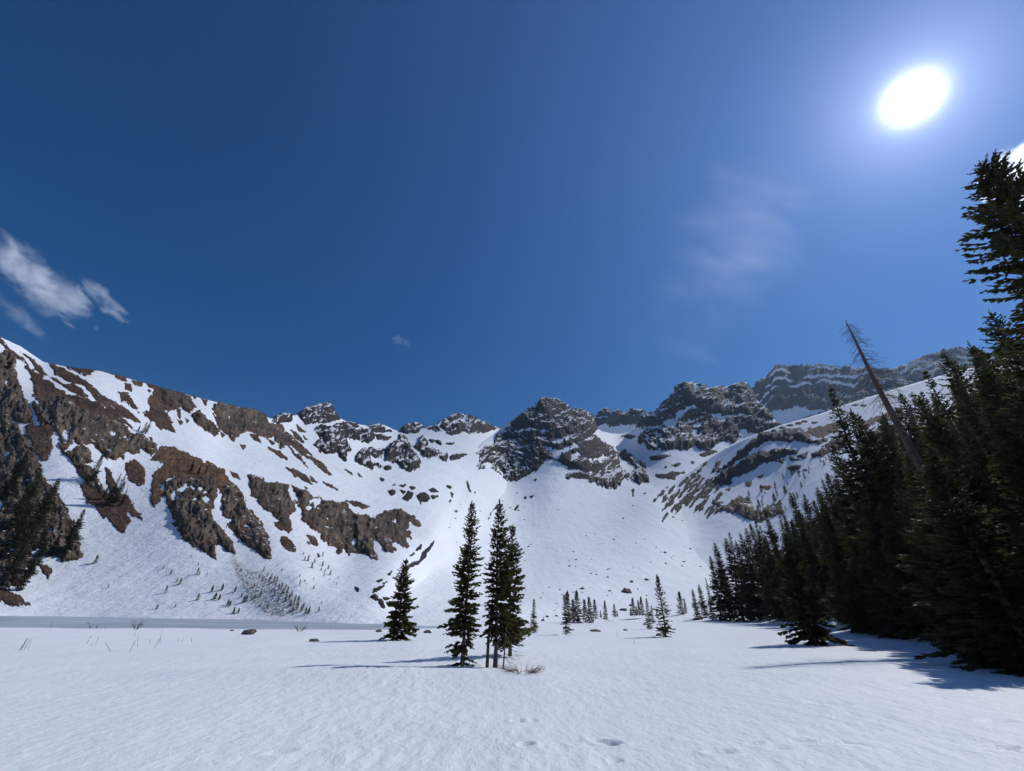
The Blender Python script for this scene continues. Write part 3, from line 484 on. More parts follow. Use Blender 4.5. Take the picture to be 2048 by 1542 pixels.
# central peak
def peak(L, P, holes=(), kind='peak', **k): return outcrop(L, P, kind, holes=holes, open_top=True, step=1.5, **k)
peak(LB_, poly(O5, (285, 660), (420, 575), (470, 510), (560, 420), (650, 350), (720, 305), (780, 265), (790, 235), (840, 220), (960, 235), (1000, 275), (1040, 315), (1130, 325), (1195, 350), (1222, 400), (1235, 460), (1180, 520), (1120, 560), (1040, 590), (960, 620), (880, 610), (830, 600), (870, 660), (885, 695), (800, 700), (740, 790), (600, 850), (540, 870), (480, 860), (400, 830), (310, 800), (280, 760), (320, 700)),
     holes=[poly(O5, (590, 480), (680, 450), (740, 455), (700, 480), (620, 500)), poly(O5, (760, 470), (830, 465), (880, 480), (800, 490)), poly(O5, (500, 560), (540, 540), (590, 545), (560, 560)), poly(O5, (770, 520), (900, 560), (1040, 500), (1090, 495), (920, 585), (840, 560)), poly(O5, (420, 720), (470, 770), (500, 840), (450, 780)), poly(O5, (700, 310), (680, 322), (640, 340), (690, 315))])
peak(LB_, poly(O5, (915, 715), (980, 660), (1080, 600), (1140, 560), (1200, 520), (1280, 560), (1340, 620), (1420, 630), (1500, 680), (1560, 740), (1620, 820), (1660, 890), (1560, 890), (1500, 850), (1440, 850), (1385, 930), (1300, 920), (1240, 890), (1120, 850), (1000, 850), (1060, 790), (1000, 760), (940, 740)),
     holes=[poly(O5, (1040, 660), (1110, 640), (1100, 690), (1040, 720)), poly(O5, (1160, 700), (1300, 660), (1330, 690), (1240, 730), (1170, 730)), poly(O5, (1060, 780), (1200, 800), (1240, 830), (1120, 820)), poly(O5, (1420, 690), (1500, 720), (1540, 790), (1460, 820), (1420, 760))])
outcrop(LB_, poly(O5, (455, 580), (560, 555), (680, 560), (740, 640), (720, 720), (600, 720), (480, 760), (430, 700)), 'cliff', name='rock_face', flute=16, snow=0, rel=.9)
for p in [((1570, 715), (1600, 735), (1625, 770), (1590, 755)), ((1650, 690), (1720, 670), (1805, 680), (1720, 700)), ((1700, 830), (1760, 820), (1840, 840), (1925, 800), (1850, 830), (1850, 865), (1780, 850)), ((380, 945), (430, 935), (410, 955)), ((85, 965), (105, 970), (100, 995)), ((710, 995), (735, 990), (720, 1005)), ((665, 1005), (680, 1000), (672, 1012)), ((590, 1100), (610, 1070), (622, 1065), (605, 1090)), ((210, 870), (230, 920), (240, 960), (225, 930)), ((345, 890), (352, 885), (350, 915)), ((380, 1170), (395, 1130), (440, 1080), (460, 1060), (400, 1130)), ((270, 955), (282, 962), (275, 972)), ((1515, 945), (1525, 945), (1524, 998), (1516, 990)), ((1605, 970), (1620, 968), (1612, 978)), ((60, 570), (105, 575), (70, 587)), ((1430, 520), (1480, 512), (1535, 525), (1490, 540)), ((55, 915), (95, 925), (70, 932)), ((5, 1000), (30, 995), (20, 1015)), ((60, 1035), (85, 1030), (75, 1042)), ((1885, 1030), (1900, 1025), (1892, 1042)), ((740, 865), (760, 860), (750, 872)), ((555, 850), (700, 780), (800, 700), (815, 725), (740, 800), (640, 850), (560, 872))]:
    outcrop(LB_, poly(O5, *p), 'dark', edge=.6, rel=.6, snow=0)
# gap ridge
outcrop(LC_, poly(O5, (1150, 400), (1190, 380), (1240, 350), (1250, 320), (1310, 310), (1360, 330), (1410, 320), (1440, 340), (1520, 315), (1600, 318), (1625, 340), (1640, 380), (1700, 400), (1600, 410), (1540, 430), (1440, 435), (1340, 440), (1250, 430), (1180, 440)), 'peak', open_top=True)
# right peak
peak(LB_, poly(O6, (-60, 660), (0, 610), (60, 585), (130, 545), (170, 505), (230, 455), (290, 365), (340, 335), (430, 340), (550, 375), (640, 380), (760, 345), (850, 340), (880, 400), (905, 480), (1015, 560), (1035, 625), (930, 612), (900, 592), (760, 580), (600, 580), (500, 560), (420, 488), (360, 520), (250, 610), (130, 670), (20, 690)), holes=[poly(O6, (420, 350), (530, 365), (470, 380), (430, 400))])
peak(LB_, poly(O6, (10, 740), (60, 695), (180, 680), (280, 690), (300, 630), (400, 540), (460, 560), (540, 590), (640, 640), (760, 600), (920, 612), (1000, 650), (1085, 660), (1090, 690), (960, 725), (860, 720), (780, 695), (790, 760), (740, 805), (640, 790), (560, 850), (500, 865), (430, 830), (380, 860), (280, 850), (200, 865), (130, 860), (70, 855), (40, 820), (-10, 800)), holes=[poly(O6, (330, 650), (430, 610), (500, 600), (440, 640), (340, 670)), poly(O6, (380, 680), (480, 640), (550, 630), (470, 690)), poly(O6, (570, 580), (700, 575), (840, 590), (700, 605))])
outcrop(LB_, poly(O6, (240, 470), (300, 380), (420, 370), (430, 460), (360, 490), (280, 500)), 'cliff', name='rock_face', flute=14, snow=0, rel=.8)
for p in [((80, 945), (130, 908), (235, 910), (160, 942)), ((470, 905), (560, 868), (605, 880), (520, 912)), ((240, 985), (320, 975), (280, 995)), ((405, 960), (425, 960), (415, 972)), ((190, 1000), (210, 995), (200, 1008)), ((810, 800), (840, 790), (830, 812)), ((640, 910), (680, 900), (650, 925)), ((120, 1075), (200, 1060), (260, 1040), (350, 1045), (280, 1065), (230, 1095))]:
    outcrop(LB_, poly(O6, *p), 'dark', edge=.6, rel=.6, snow=0)
# far massif
outcrop(LD_, np.array([(1470, 790), (1503, 778), (1552, 733), (1640, 730), (1790, 740), (1850, 708), (1920, 696), (1990, 706), (2200, 750), (2200, 850), (1900, 800), (1700, 830), (1640, 850), (1600, 858), (1500, 870), (1480, 830)]), 'massif', open_top=True, step=1.6, flute=26, snow=.42, holes=[poly(O6, (1030, 570), (1100, 530), (1300, 530), (1480, 545), (1400, 600), (1300, 620), (1090, 700))])
# snow ridge bands
for p, k in [(((655, 1015), (720, 960), (800, 870), (900, 780), (960, 740), (1100, 720), (1250, 700), (1330, 735), (1350, 800), (1465, 790), (1400, 815), (1300, 805), (1200, 790), (1120, 790), (1000, 800), (880, 850), (820, 920), (740, 960)), 'dark'), (((578, 1095), (700, 1020), (820, 950), (900, 900), (1040, 868), (1160, 856), (1242, 880), (1150, 902), (1080, 945), (960, 975), (900, 1012), (800, 1062), (720, 1082), (722, 1125), (640, 1145)), 'dark'),
             (((1325, 700), (1440, 678), (1560, 655), (1640, 640), (1600, 700), (1530, 720), (1450, 762), (1350, 765)), 'earth'), (((1365, 915), (1420, 860), (1560, 775), (1660, 720), (1640, 830), (1560, 860), (1440, 922)), 'dark'), (((1690, 690), (1860, 605), (2048, 540), (2048, 620), (1850, 655), (1720, 722)), 'earth'), (((1245, 915), (1320, 888), (1295, 935)), 'dark'), (((1170, 925), (1245, 942), (1200, 950)), 'dark'), (((1165, 1015), (1225, 988), (1260, 1000), (1210, 1032)), 'dark'),
             (((825, 1135), (885, 1108), (865, 1152)), 'earth'), (((945, 1155), (1020, 1148), (1030, 1160), (1010, 1178)), 'earth'), (((920, 1078), (970, 1065), (960, 1082)), 'earth'), (((1070, 955), (1130, 945), (1120, 965)), 'dark'), (((675, 1180), (710, 1165), (700, 1185)), 'earth'), (((1290, 1025), (1320, 1018), (1310, 1030)), 'dark'), (((1780, 800), (1900, 700), (2048, 660), (2048, 800), (1900, 820)), 'dark')]:
    outcrop(LE_, poly(O6, *p), k, edge=.8, snow=.12 if k == 'dark' else None, flute=16)
outcrop(LE_, poly(O8, (650, 215), (740, 150), (850, 132), (890, 190), (925, 250), (1100, 160), (1120, 250), (960, 330), (900, 312), (840, 290), (760, 282), (680, 240)), 'cliff', rel=1.5, snow=0.1)
# slanting ribs of scree on the ridge flank
rng = random.Random(5)
for k in range(78):
    if k < 50: u = rng.random(); cx = 190 + 520 * u + rng.uniform(-40, 40); cy = 1180 - 270 * u + rng.uniform(0, 230) * (1 - .3 * u)
    else: cx = rng.uniform(420, 640); cy = rng.uniform(1130, 1370)
    l = rng.uniform(14, 70); th = R(rng.uniform(48, 62)); wd = rng.uniform(3, 9); c, s = math.cos(th), -math.sin(th)
    outcrop(LE_ if cx > 330 else LB_, poly(O6, (cx - l * c - wd, cy - l * s), (cx + wd * .6, cy + wd), (cx + l * c + wd, cy + l * s), (cx - wd, cy - wd)), 'dark', edge=.8, snow=.1, rel=.7, name='scree_rib')
# ridge-top stones on the snow ridge
for (x, y) in [(1180, 670), (1250, 655), (1120, 690), (1300, 640), (1380, 650), (1060, 715), (1000, 730), (960, 735), (1600, 560), (1700, 510), (1760, 515)]:
    outcrop(LE_, poly(O6, (x - 22, y + 3), (x, y - 6), (x + 24, y - 2), (x + 4, y + 8)), 'dark', edge=.5, snow=0, rel=.5)

# ------------------------------------------------------------------ conifers
def spruce(seed, H, Rc, base=.06, whorl=.30, per=6, droop=.25, dens=1., shape=.85, gap=.12, dead=0, lean=0., tw=1., trunk_r=None, flat_top=0., oneside=None):
    """returns dict of meshes: trunk (with bare boughs), crown"""
    r = np.random.RandomState(seed); rt = trunk_r or H * .0115
    nseg = 14; zz = np.linspace(-.35, H, nseg); path = np.stack([lean * H * (zz / H) ** 2 + .012 * H * np.sin(zz / H * 5 + seed) * (zz / H), .010 * H * np.cos(zz / H * 4 + seed), zz], -1)
    rad = rt * (1 - np.clip(zz / H, 0, 1)) ** .85 + .008; rad[:2] *= 1.25
    wood = [tube(path, rad, 8)]
    axis = lambda z: np.array([np.interp(z, zz, path[:, 0]), np.interp(z, zz, path[:, 1]), z])
    Vs, Ts = [], []
    z = base * H
    lobes = r.uniform(.75, 1.2, 8)
    while z < H * .985:
        t = (z - base * H) / (H * (1 - base)); w = whorl * (1 - .55 * t) * r.uniform(.75, 1.3)
        Lm = Rc * ((1 - t) ** shape * (1 - flat_top) + flat_top * (1 - t ** 6)) * (min(1, .62 + t * 3.2)) * (1 + .25 * math.sin(z / H * 23 + seed) * r.uniform(.3, 1))
        n = max(3, int(per * r.uniform(.7, 1.25)))
        a0 = r.uniform(0, 6.28)
        for k in range(n):
            if r.rand() < gap: continue
            a = a0 + k * 6.283 / n + r.normal(0, .25); L = max(.10, Lm * r.uniform(.55, 1.12) * lobes[int(a / 6.2832 * 8) % 8])
            if oneside: L *= 1 + oneside * math.cos(a)
            o = axis(z + r.uniform(-.4, .4) * w); ph = R(-14 + 46 * t + r.normal(0, 6)); s = np.linspace(0, 1, 6)
            rr_ = L * s; zc = np.sin(ph) * L * s - droop * L * (1 - t) * s ** 2 * .9 + .16 * L * s ** 4
            bp = np.stack([o[0] + np.cos(a) * rr_ * np.cos(ph), o[1] + np.sin(a) * rr_ * np.cos(ph), o[2] + zc], -1)
            bare = z < dead * H and r.rand() < 1 - (z / (dead * H + 1e-6)) ** 1.5
            if bare or (k % 2 == 0): wood.append(tube(bp, np.linspace(.012 + .008 * L, .004, 6), 3, False))
            if bare:
                for _ in range(3):
                    q = r.uniform(.3, .9); i0 = int(q * 5); p0 = bp[i0]; d = np.array([math.cos(a + r.uniform(-1, 1)), math.sin(a + r.uniform(-1, 1)), r.uniform(-.9, .1)]) * L * .35
                    wood.append(tube(np.array([p0, p0 + d * .6, p0 + d]), np.array([.007, .005, .003]), 3, False))
                if r.rand() < .75: continue
            m = max(6, int(L / (.046 * tw) * dens)); sj = np.sort(r.uniform(.03, 1, m)) ** .8; sj[-1] = 1
            px = np.stack([np.interp(sj, s, bp[:, i]) for i in range(3)], -1)
            tg = bp[-1] - bp[0]; tg /= np.linalg.norm(tg); side = np.array([-math.sin(a), math.cos(a), 0]); sg = r.choice([-1, 1], m)
            l = np.clip(L * .42 * (1 - .65 * sj), .10 * tw, .34 * tw) * r.uniform(.7, 1.25, m)
            d = tg[None] * r.uniform(.5, 1, m)[:, None] + side[None] * (sg * r.uniform(.25, 1.1, m) * (1 - .5 * sj))[:, None] + np.array([0, 0, 1.]) * r.uniform(-.55, .30, m)[:, None]
            d /= np.linalg.norm(d, axis=1)[:, None]
            for rep_ in range(2):
                rv = r.normal(size=(m, 3)); u = np.cross(d, rv); u /= np.linalg.norm(u, axis=1)[:, None] + 1e-9; wd = (l * r.uniform(.13, .22, m) + .012 * tw)[:, None]
                p0 = px - d * (l * .12)[:, None]; mid = px + d * (l * .5)[:, None]; tip = px + d * l[:, None] + r.normal(0, .03, (m, 3)) * l[:, None]
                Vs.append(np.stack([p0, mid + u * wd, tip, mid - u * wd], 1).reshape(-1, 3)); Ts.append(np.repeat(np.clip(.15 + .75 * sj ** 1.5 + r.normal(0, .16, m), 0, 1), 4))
        z += w
    # leader
    for q in range(7):
        o = axis(H - .06 * H * q / 7 * r.uniform(.6, 1.2)); a = r.uniform(0, 6.28); d = np.array([math.cos(a) * .35, math.sin(a) * .35, 1.]) * .22 * tw; u = np.cross(d, [math.cos(a + 1), math.sin(a + 1), 0]); u /= np.linalg.norm(u); u *= .035 * tw
        Vs.append(np.array([o - d * .3, o + d * .4 + u, o + d, o + d * .4 - u])); Ts.append(np.full(4, .6))
    V = np.concatenate(Vs); Fc = np.arange(len(V)).reshape(-1, 4)
    wv, wf = join(wood)
    return {'H': H, 'trunk': (wv, wf), 'crown': (V, Fc, np.concatenate(Ts))}
def proto(data, needles, bark=None):
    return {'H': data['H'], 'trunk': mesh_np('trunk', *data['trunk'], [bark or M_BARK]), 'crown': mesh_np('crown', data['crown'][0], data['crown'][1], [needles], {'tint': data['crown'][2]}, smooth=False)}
def mini(data, needles):
    V, Fc, T = data['crown']; tv, tf = tube(np.array([[0, 0, -.3], [0, 0, data['H'] * .6], [0, 0, data['H']]]), np.array([.035, .02, .006]) * data['H'] / 4, 4)
    tf4 = np.concatenate([tf, tf[:, 2:3]], 1)
    q = np.concatenate([Fc, ]) ; n = len(V)
    tri = np.concatenate([q[:, [0, 1, 2]], q[:, [0, 2, 3]], tf + n]); mi = np.concatenate([np.zeros(2 * len(q)), np.ones(len(tf))])
    return mesh_np('young_spruce', np.concatenate([V, tv]), tri, [needles, M_BARK], {'tint': np.concatenate([T, np.zeros(len(tv))])}, smooth=False, midx=mi)
RT = random.Random(11)
def put(pr, base, height, label, group=None, name='spruce_tree', width=1., rot=None, tilt=(0, 0)):
    e = bpy.data.objects.new(name, None); COL.objects.link(e); e.empty_display_size = .3
    k = height / pr['H']; e.location = base; e.scale = (k * width, k * width, k); e.rotation_euler = (tilt[0], tilt[1], RT.uniform(0, 6.28) if rot is None else rot)
    for part in ('trunk', 'crown'):
        o = bpy.data.objects.new(part, pr[part]); COL.objects.link(o); o.parent = e
    return tag(e, label, 'tree', group)
def ground_at(x, y): return float(ground(np.array([x]), np.array([y]))[0])
def tree_by_top(pr, xt, yt, D, label, group=None, **k):
    """a tree whose tip is seen at a pixel, standing D metres away on the ground sheet"""
    p = at(xt, yt, D); g = ground_at(p[0], p[1]); return put(pr, (p[0], p[1], g - .05), p[2] - g, label, group, **k)
def tree_by_base(pr, xb, yb, xt, yt, label, group=None, D=None, **k):
    b = hit(xb, yb) if D is None else at(xb, yb, D); d = math.hypot(b[0], b[1]); h = float(tan_el(xt, yt)) * d + EYE - b[2]
    return put(pr, (b[0], b[1], b[2] - .05), h, label, group, **k)

# the group in the open snow
G = 'tall spruces of the lone clump on the open snow'
h1 = proto(spruce(1, 7.2, 1.2, .035, .20, 8, .34, 1.5, .62, .14, dead=.12), M_NEEDLE); h2 = proto(spruce(2, 7.2, 1.05, .16, .20, 8, .32, 1.5, .55, .16, dead=.24, oneside=.25), M_NEEDLE)
h3 = proto(spruce(3, 6.6, 1.3, .10, .20, 8, .26, 1.4, .62, .10, dead=.08), M_NEEDLE); h4 = proto(spruce(4, 4.6, 1.15, .04, .17, 8, .22, 1.5, .65, .06), M_NEEDLE)
tree_by_base(h1, 925, 1333, 945, 1004, 'tall narrow spruce with bare lower boughs, standing a step apart in the clump')
T2 = tree_by_base(h2, 990, 1335, 1002, 1002, 'tallest spruce of the clump with a thick bare lower trunk and a second thin one', rot=.3)
tree_by_base(h3, 1020, 1312, 1022, 1050, 'dense dark green spruce close behind the thick-trunked spruce of the clump', rot=0.)
tree_by_base(h4, 793, 1281, 807, 1120, 'bushy spruce standing alone beside the frozen lake shore', width=1.0)
b = hit(974, 1333); T2k = T2.scale[0]; q = Matrix.Rotation(-.3, 3, 'Z') @ (Vector(b) - T2.location) / T2k
tv, tf = tube(np.array([[0, 0, -.2], [.02, 0, 1.0], [.10, 0, 2.0], [.22, .05, 3.4]]) @ np.array(Matrix.Rotation(-.3, 3, 'Z').transposed()), np.array([.085, .07, .055, .02]), 7)
ob('second_trunk', mesh_np('second_trunk', tv, tf, [M_BARK]), T2, q)
# bare sapling with one green bough, dry bush
def twiggy(seed, n, h, spread, rad=.008, sub=3, up=.8):
    r = np.random.RandomState(seed); parts = []
    for i in range(n):
        a = r.uniform(0, 6.28); d = np.array([math.cos(a) * spread, math.sin(a) * spread, up]) * h * r.uniform(.6, 1.1); o = np.array([math.cos(a), math.sin(a), 0]) * r.uniform(0, .25) * spread * h; o[2] = -.08
        p = [o, o + d * .4 + r.normal(0, .05 * h, 3), o + d * .75 + r.normal(0, .06 * h, 3), o + d]
        parts.append(tube(np.array(p), np.array([rad, rad * .8, rad * .55, rad * .3]), 3, False))
        for _ in range(sub):
            j = r.randint(1, 3); q = p[j]; dd = (d / np.linalg.norm(d) + r.normal(0, .6, 3)) * h * r.uniform(.15, .4); parts.append(tube(np.array([q, q + dd * .6, q + dd + r.normal(0, .03 * h, 3)]), np.array([.5, .4, .22]) * rad, 3, False))
    return join(parts)
b = hit(1043, 1345); o = ob('dry_bush', mesh_np('dry_bush', *twiggy(3, 60, .55, 1.3, .006, 4, .45), [M_TWIG]), None, b); tag(o, 'low tangled dry bush at the foot of the spruce clump', 'bush')
b = hit(1006, 1337); e = bpy.data.objects.new('bare_sapling', None); COL.objects.link(e); e.location = b; tag(e, 'bare leaning sapling with a single green bough beside the clump', 'sapling')
sp = [tube(np.array([[0, 0, -.1], [.05, 0, .6], [.09, 0, 1.2], [.16, 0, 1.75]]), np.array([.035, .03, .022, .01]), 6)]
for q, dx, dz in [(.5, .5, -.25), (.7, .75, -.2), (.85, .35, .1), (1.0, .9, .15), (1.15, -.4, -.35), (.35, .3, -.2), (1.3, .45, -.3)]:
    sp.append(tube(np.array([[.06, 0, q], [.06 + dx * .5, .05, q + dz * .7], [.06 + dx, .1, q + dz]]), np.array([.012, .009, .004]), 3, False))
    sp.append(tube(np.array([[.06 + dx * .5, .05, q + dz * .7], [.06 + dx * .8, -.05, q + dz * .7 - .3]]), np.array([.007, .003]), 3, False))
ob('stem', mesh_np('stem', *join(sp), [M_DEAD]), e)
r = np.random.RandomState(8); m = 150; p0 = np.stack([.62 + r.uniform(0, .55, m), .05 + r.normal(0, .07, m), 1.02 + r.normal(0, .04, m)], -1); p0[:, 2] += (p0[:, 0] - .62) * .55
d = np.array([.8, 0, .5]) + r.normal(0, .45, (m, 3)); d /= np.linalg.norm(d, axis=1)[:, None]; u = np.cross(d, r.normal(size=(m, 3))); u /= np.linalg.norm(u, axis=1)[:, None]; l = r.uniform(.08, .17, (m, 1))
gvv = np.stack([p0, p0 + d * l * .5 + u * .022, p0 + d * l, p0 + d * l * .5 - u * .022], 1).reshape(-1, 3); ob('green_bough', mesh_np('green_bough', gvv, np.arange(4 * m).reshape(-1, 4), [M_NEEDLE], {'tint': np.full(4 * m, .9)}, smooth=False), e)

# spruces of middle size
m1 = proto(spruce(21, 4.5, 1.0, .03, .2, 7, .2, 1.2, .75, .08), M_NEEDLE); m2 = proto(spruce(22, 4.5, .85, .05, .22, 7, .25, 1.2, .8, .16), M_NEEDLE); m3 = proto(spruce(23, 4.5, .75, .03, .2, 7, .2, 1.2, .7, .12), M_NEEDLE)
tree_by_base(m1, 1068, 1266, 1068, 1198, 'small dense spruce just right of the clump, standing farther back')
tree_by_base(m2, 1132, 1270, 1131, 1190, 'ragged spruce on a small snow hump at the front of the scattered trees')
tree_by_base(m3, 1332, 1274, 1320, 1151, 'slender open spruce with a bare spire tip and full skirt on the snow flat', width=1.15)
tree_by_base(m1, 1300, 1259, 1293, 1197, 'dark spruce beside the slender open spruce, casting a slanted shadow')
tree_by_base(m3, 1307, 1247, 1306, 1210, 'small spruce half hidden behind a dark spruce beside the slender one')
GS = 'scattered spruces at the far end of the snow flat'; LS = 'small spruce in the loose row at the foot of the cirque'
n1, n2, n3 = (proto(spruce(24 + i, 4.5, r_, .02, .22, 8, .2, 1.2, .75, .06, tw=1.7), M_NEEDLE) for i, r_ in enumerate((1.05, .9, .8)))
far = [(1137, 1246, 1137, 1184, 1), (1148, 1246, 1148, 1200, 2), (1156, 1247, 1154, 1183, 0), (1171, 1245, 1169, 1200, 2), (1181, 1246, 1178, 1195, 0), (1191, 1236, 1190, 1200, 2), (1202, 1235, 1202, 1221, 0), (1212, 1238, 1211, 1202, 1), (1230, 1233, 1227, 1208, 0), (1235, 1233, 1235, 1222, 0), (1262, 1231, 1261, 1216, 0), (1268, 1230, 1265, 1196, 1), (1274, 1230, 1273, 1212, 0), (1285, 1229, 1283, 1194, 1), (1279, 1229, 1279, 1201, 2), (1315, 1236, 1315, 1223, 0), (1364, 1227, 1360, 1184, 1), (1372, 1225, 1369, 1197, 2), (1087, 1238, 1087, 1232, 0)]
for xb, yb, xt, yt, v in far:
    D = 96 + (1247 - yb) * 2.6; lab = ('small spruce in the tight bunch behind the ragged hump-top spruce' if xb < 1195 else 'lone small spruce on bare snow between the bunch and the wide low boulder' if xb < 1240 else 'small spruce of the knot beside the wide low boulder' if xb < 1290 else 'tiny spruce beside the slender open spruce' if xb < 1330 else 'small spruce of the pair off the thin end of the forest')
    tree_by_base((n1, n2, n3)[v], xb, yb, xt, yt, lab, GS, D=D, width=RT.uniform(1.0, 1.3))

# forest on the right slope
f1 = proto(spruce(31, 17, 2.5, .015, .42, 9, .30, 1., .66, .05, tw=1.45), M_NEEDLE_SHADE); f2 = proto(spruce(32, 17, 2.1, .02, .42, 9, .30, 1., .55, .07, tw=1.45), M_NEEDLE_SHADE)
f3 = proto(spruce(33, 17, 2.9, .015, .42, 9, .34, 1., .72, .06, tw=1.5, dead=.04), M_NEEDLE_SHADE); f4 = proto(spruce(34, 17, 1.9, .03, .45, 8, .28, 1., .62, .12, tw=1.4), M_NEEDLE_SHADE)
big = proto(spruce(35, 22, 5.0, .03, .34, 9, .24, .85, .60, .12, tw=.8, flat_top=.06), M_NEEDLE_SHADE)
lone = proto(spruce(36, 9, 2.2, .015, .25, 9, .32, 1.3, .68, .05, tw=1.1), M_NEEDLE_SHADE)
FP = [f1, f2, f3, f4]
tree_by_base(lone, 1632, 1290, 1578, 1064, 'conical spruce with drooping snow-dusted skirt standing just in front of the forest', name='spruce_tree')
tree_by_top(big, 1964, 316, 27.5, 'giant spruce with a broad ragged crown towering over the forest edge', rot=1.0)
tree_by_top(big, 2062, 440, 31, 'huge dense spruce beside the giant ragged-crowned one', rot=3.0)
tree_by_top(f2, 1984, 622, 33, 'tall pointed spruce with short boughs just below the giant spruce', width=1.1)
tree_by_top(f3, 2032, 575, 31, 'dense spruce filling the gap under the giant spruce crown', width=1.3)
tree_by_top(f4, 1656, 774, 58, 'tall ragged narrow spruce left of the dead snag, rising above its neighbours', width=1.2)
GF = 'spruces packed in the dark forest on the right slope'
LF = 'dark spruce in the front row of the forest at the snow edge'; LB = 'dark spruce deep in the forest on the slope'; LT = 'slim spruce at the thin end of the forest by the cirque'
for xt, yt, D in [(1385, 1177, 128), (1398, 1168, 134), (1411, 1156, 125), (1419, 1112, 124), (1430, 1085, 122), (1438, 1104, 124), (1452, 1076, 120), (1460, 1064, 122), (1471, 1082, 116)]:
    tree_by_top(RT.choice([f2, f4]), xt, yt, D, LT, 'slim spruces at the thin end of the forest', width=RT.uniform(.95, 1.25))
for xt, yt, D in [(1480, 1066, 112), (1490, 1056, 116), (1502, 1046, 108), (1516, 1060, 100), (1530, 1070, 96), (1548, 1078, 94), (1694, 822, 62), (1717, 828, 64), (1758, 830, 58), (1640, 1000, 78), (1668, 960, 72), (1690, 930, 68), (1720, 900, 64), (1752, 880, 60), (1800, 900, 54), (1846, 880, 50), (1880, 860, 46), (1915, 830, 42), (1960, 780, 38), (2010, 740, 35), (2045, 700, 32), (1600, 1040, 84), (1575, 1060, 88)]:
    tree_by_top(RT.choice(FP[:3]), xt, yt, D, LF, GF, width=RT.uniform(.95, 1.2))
FSK = np.array([(1470, 1080), (1500, 1045), (1530, 1021), (1560, 1006), (1580, 990), (1607, 988), (1640, 970), (1660, 945), (1685, 860), (1720, 845), (1760, 850), (1785, 850), (1800, 800), (1860, 795), (1900, 768), (1950, 742), (1985, 690), (2048, 640), (2250, 500)], float)
cnt = 0; tries = 0; placed = []
for xt, yt, D in [(1802, 786, 92), (1825, 787, 86), (1843, 781, 90), (1863, 789, 84), (1901, 761, 78), (1940, 701, 70), (1961, 735, 66), (1508, 1043, 150), (1530, 1020, 160), (1560, 1004, 165), (1580, 985, 170), (1607, 987, 160), (1635, 974, 150), (1643, 958, 140), (1650, 945, 120)]:
    p = at(xt, yt, D); placed.append((p[0], p[1])); tree_by_top(RT.choice(FP), xt, yt, D, LB, GF, width=RT.uniform(.9, 1.15))
while cnt < 95 and tries < 4000:
    tries += 1; xt = RT.uniform(1490, 2200); D = RT.uniform(36, 150); p = at(xt, 1000, D); e_ = float(edge_dist(np.array([p[0]]), np.array([p[1]]))[0])
    if not 2 < e_ < 75: continue
    if any(math.hypot(p[0] - a, p[1] - b_) < 2.6 for a, b_ in placed): continue
    g = ground_at(p[0], p[1]); ymin = np.interp(xt, FSK[:, 0], FSK[:, 1]) + RT.uniform(8, 60); hmax = float(tan_el(xt, ymin)) * D + EYE - g
    h = min(hmax, RT.uniform(13, 24))
    if h < 7: continue
    placed.append((p[0], p[1])); cnt += 1; put(RT.choice(FP), (p[0], p[1], g - .05), h, LB, GF, width=RT.uniform(.9, 1.2))

GU = 'young spruces along the foot of the forest'
for k in range(14):
    t = RT.random() * (len(EDGEP) - 4) + 2.2; i = int(t); q = EDGEP[i] * (1 - t + i) + EDGEP[i + 1] * (t - i) + np.array([RT.uniform(1, 6), RT.uniform(-1, 4)])
    put(RT.choice([m1, lone, f3]), (q[0], q[1], ground_at(q[0], q[1]) - .05), RT.uniform(3, 8), 'bushy young spruce at the foot of the dark forest, boughs touching the snow', GU, width=RT.uniform(1.1, 1.5))

for xb, yb, h in [(1712, 1264, 17), (1748, 1267, 19), (1790, 1271, 20), (1832, 1275, 19), (1868, 1279, 18), (1925, 1297, 17), (1962, 1309, 18), (2002, 1322, 17), (2040, 1336, 18), (2080, 1350, 17), (1985, 1318, 9), (2025, 1333, 8), (1940, 1303, 8), (1850, 1278, 8), (1770, 1270, 9), (1730, 1266, 8)]:
    q = hit(xb, yb); h = min(h, float(tan_el(xb - 150, np.interp(xb - 150, FSK[:, 0], FSK[:, 1]) + RT.uniform(80, 170))) * math.hypot(q[0], q[1]) + EYE - q[2]); put(RT.choice([f1, f3]), (q[0], q[1], q[2] - .05), h, LF, GF, width=RT.uniform(1.0, 1.3) * (1 if h > 10 else 1.5))

# dead snag and pale thin snag
def snag(seed, H, rt, n, curl=1.0, top=.0):
    r = np.random.RandomState(seed); zz = np.linspace(-.4, H, 12); path = np.stack([.05 * np.sin(zz * .6), .05 * np.cos(zz * .5), zz], -1); parts = []
    trunk = tube(path, rt * (1 - np.clip(zz / H, 0, 1)) ** .8 + .02, 9)
    for i in range(n):
        t = r.uniform(.22, .985) ** .9; z = t * H; a = r.uniform(0, 6.28); L = (1 - t) ** .6 * 2.5 * r.uniform(.35, 1.1) + .35
        s = np.linspace(0, 1, 6); dr = R(r.uniform(-30, 25)); b = np.stack([np.cos(a + .5 * s) * L * s, np.sin(a + .5 * s) * L * s, z + L * (np.sin(dr) * s - .55 * curl * s ** 2)], -1) + r.normal(0, .03, (6, 3)) * s[:, None]
        parts.append(tube(b, np.linspace(.022 + .01 * (1 - t), .006, 6), 3, False))
        for _ in range(3):
            j = r.randint(2, 6); d = np.array([math.cos(a + r.uniform(-1.3, 1.3)), math.sin(a + r.uniform(-1.3, 1.3)), r.uniform(-1.1, .2)]) * L * r.uniform(.2, .45); parts.append(tube(np.array([b[j], b[j] + d * .5, b[j] + d + [0, 0, -.06]]), np.array([.009, .007, .004]), 3, False))
    return trunk, join(parts)
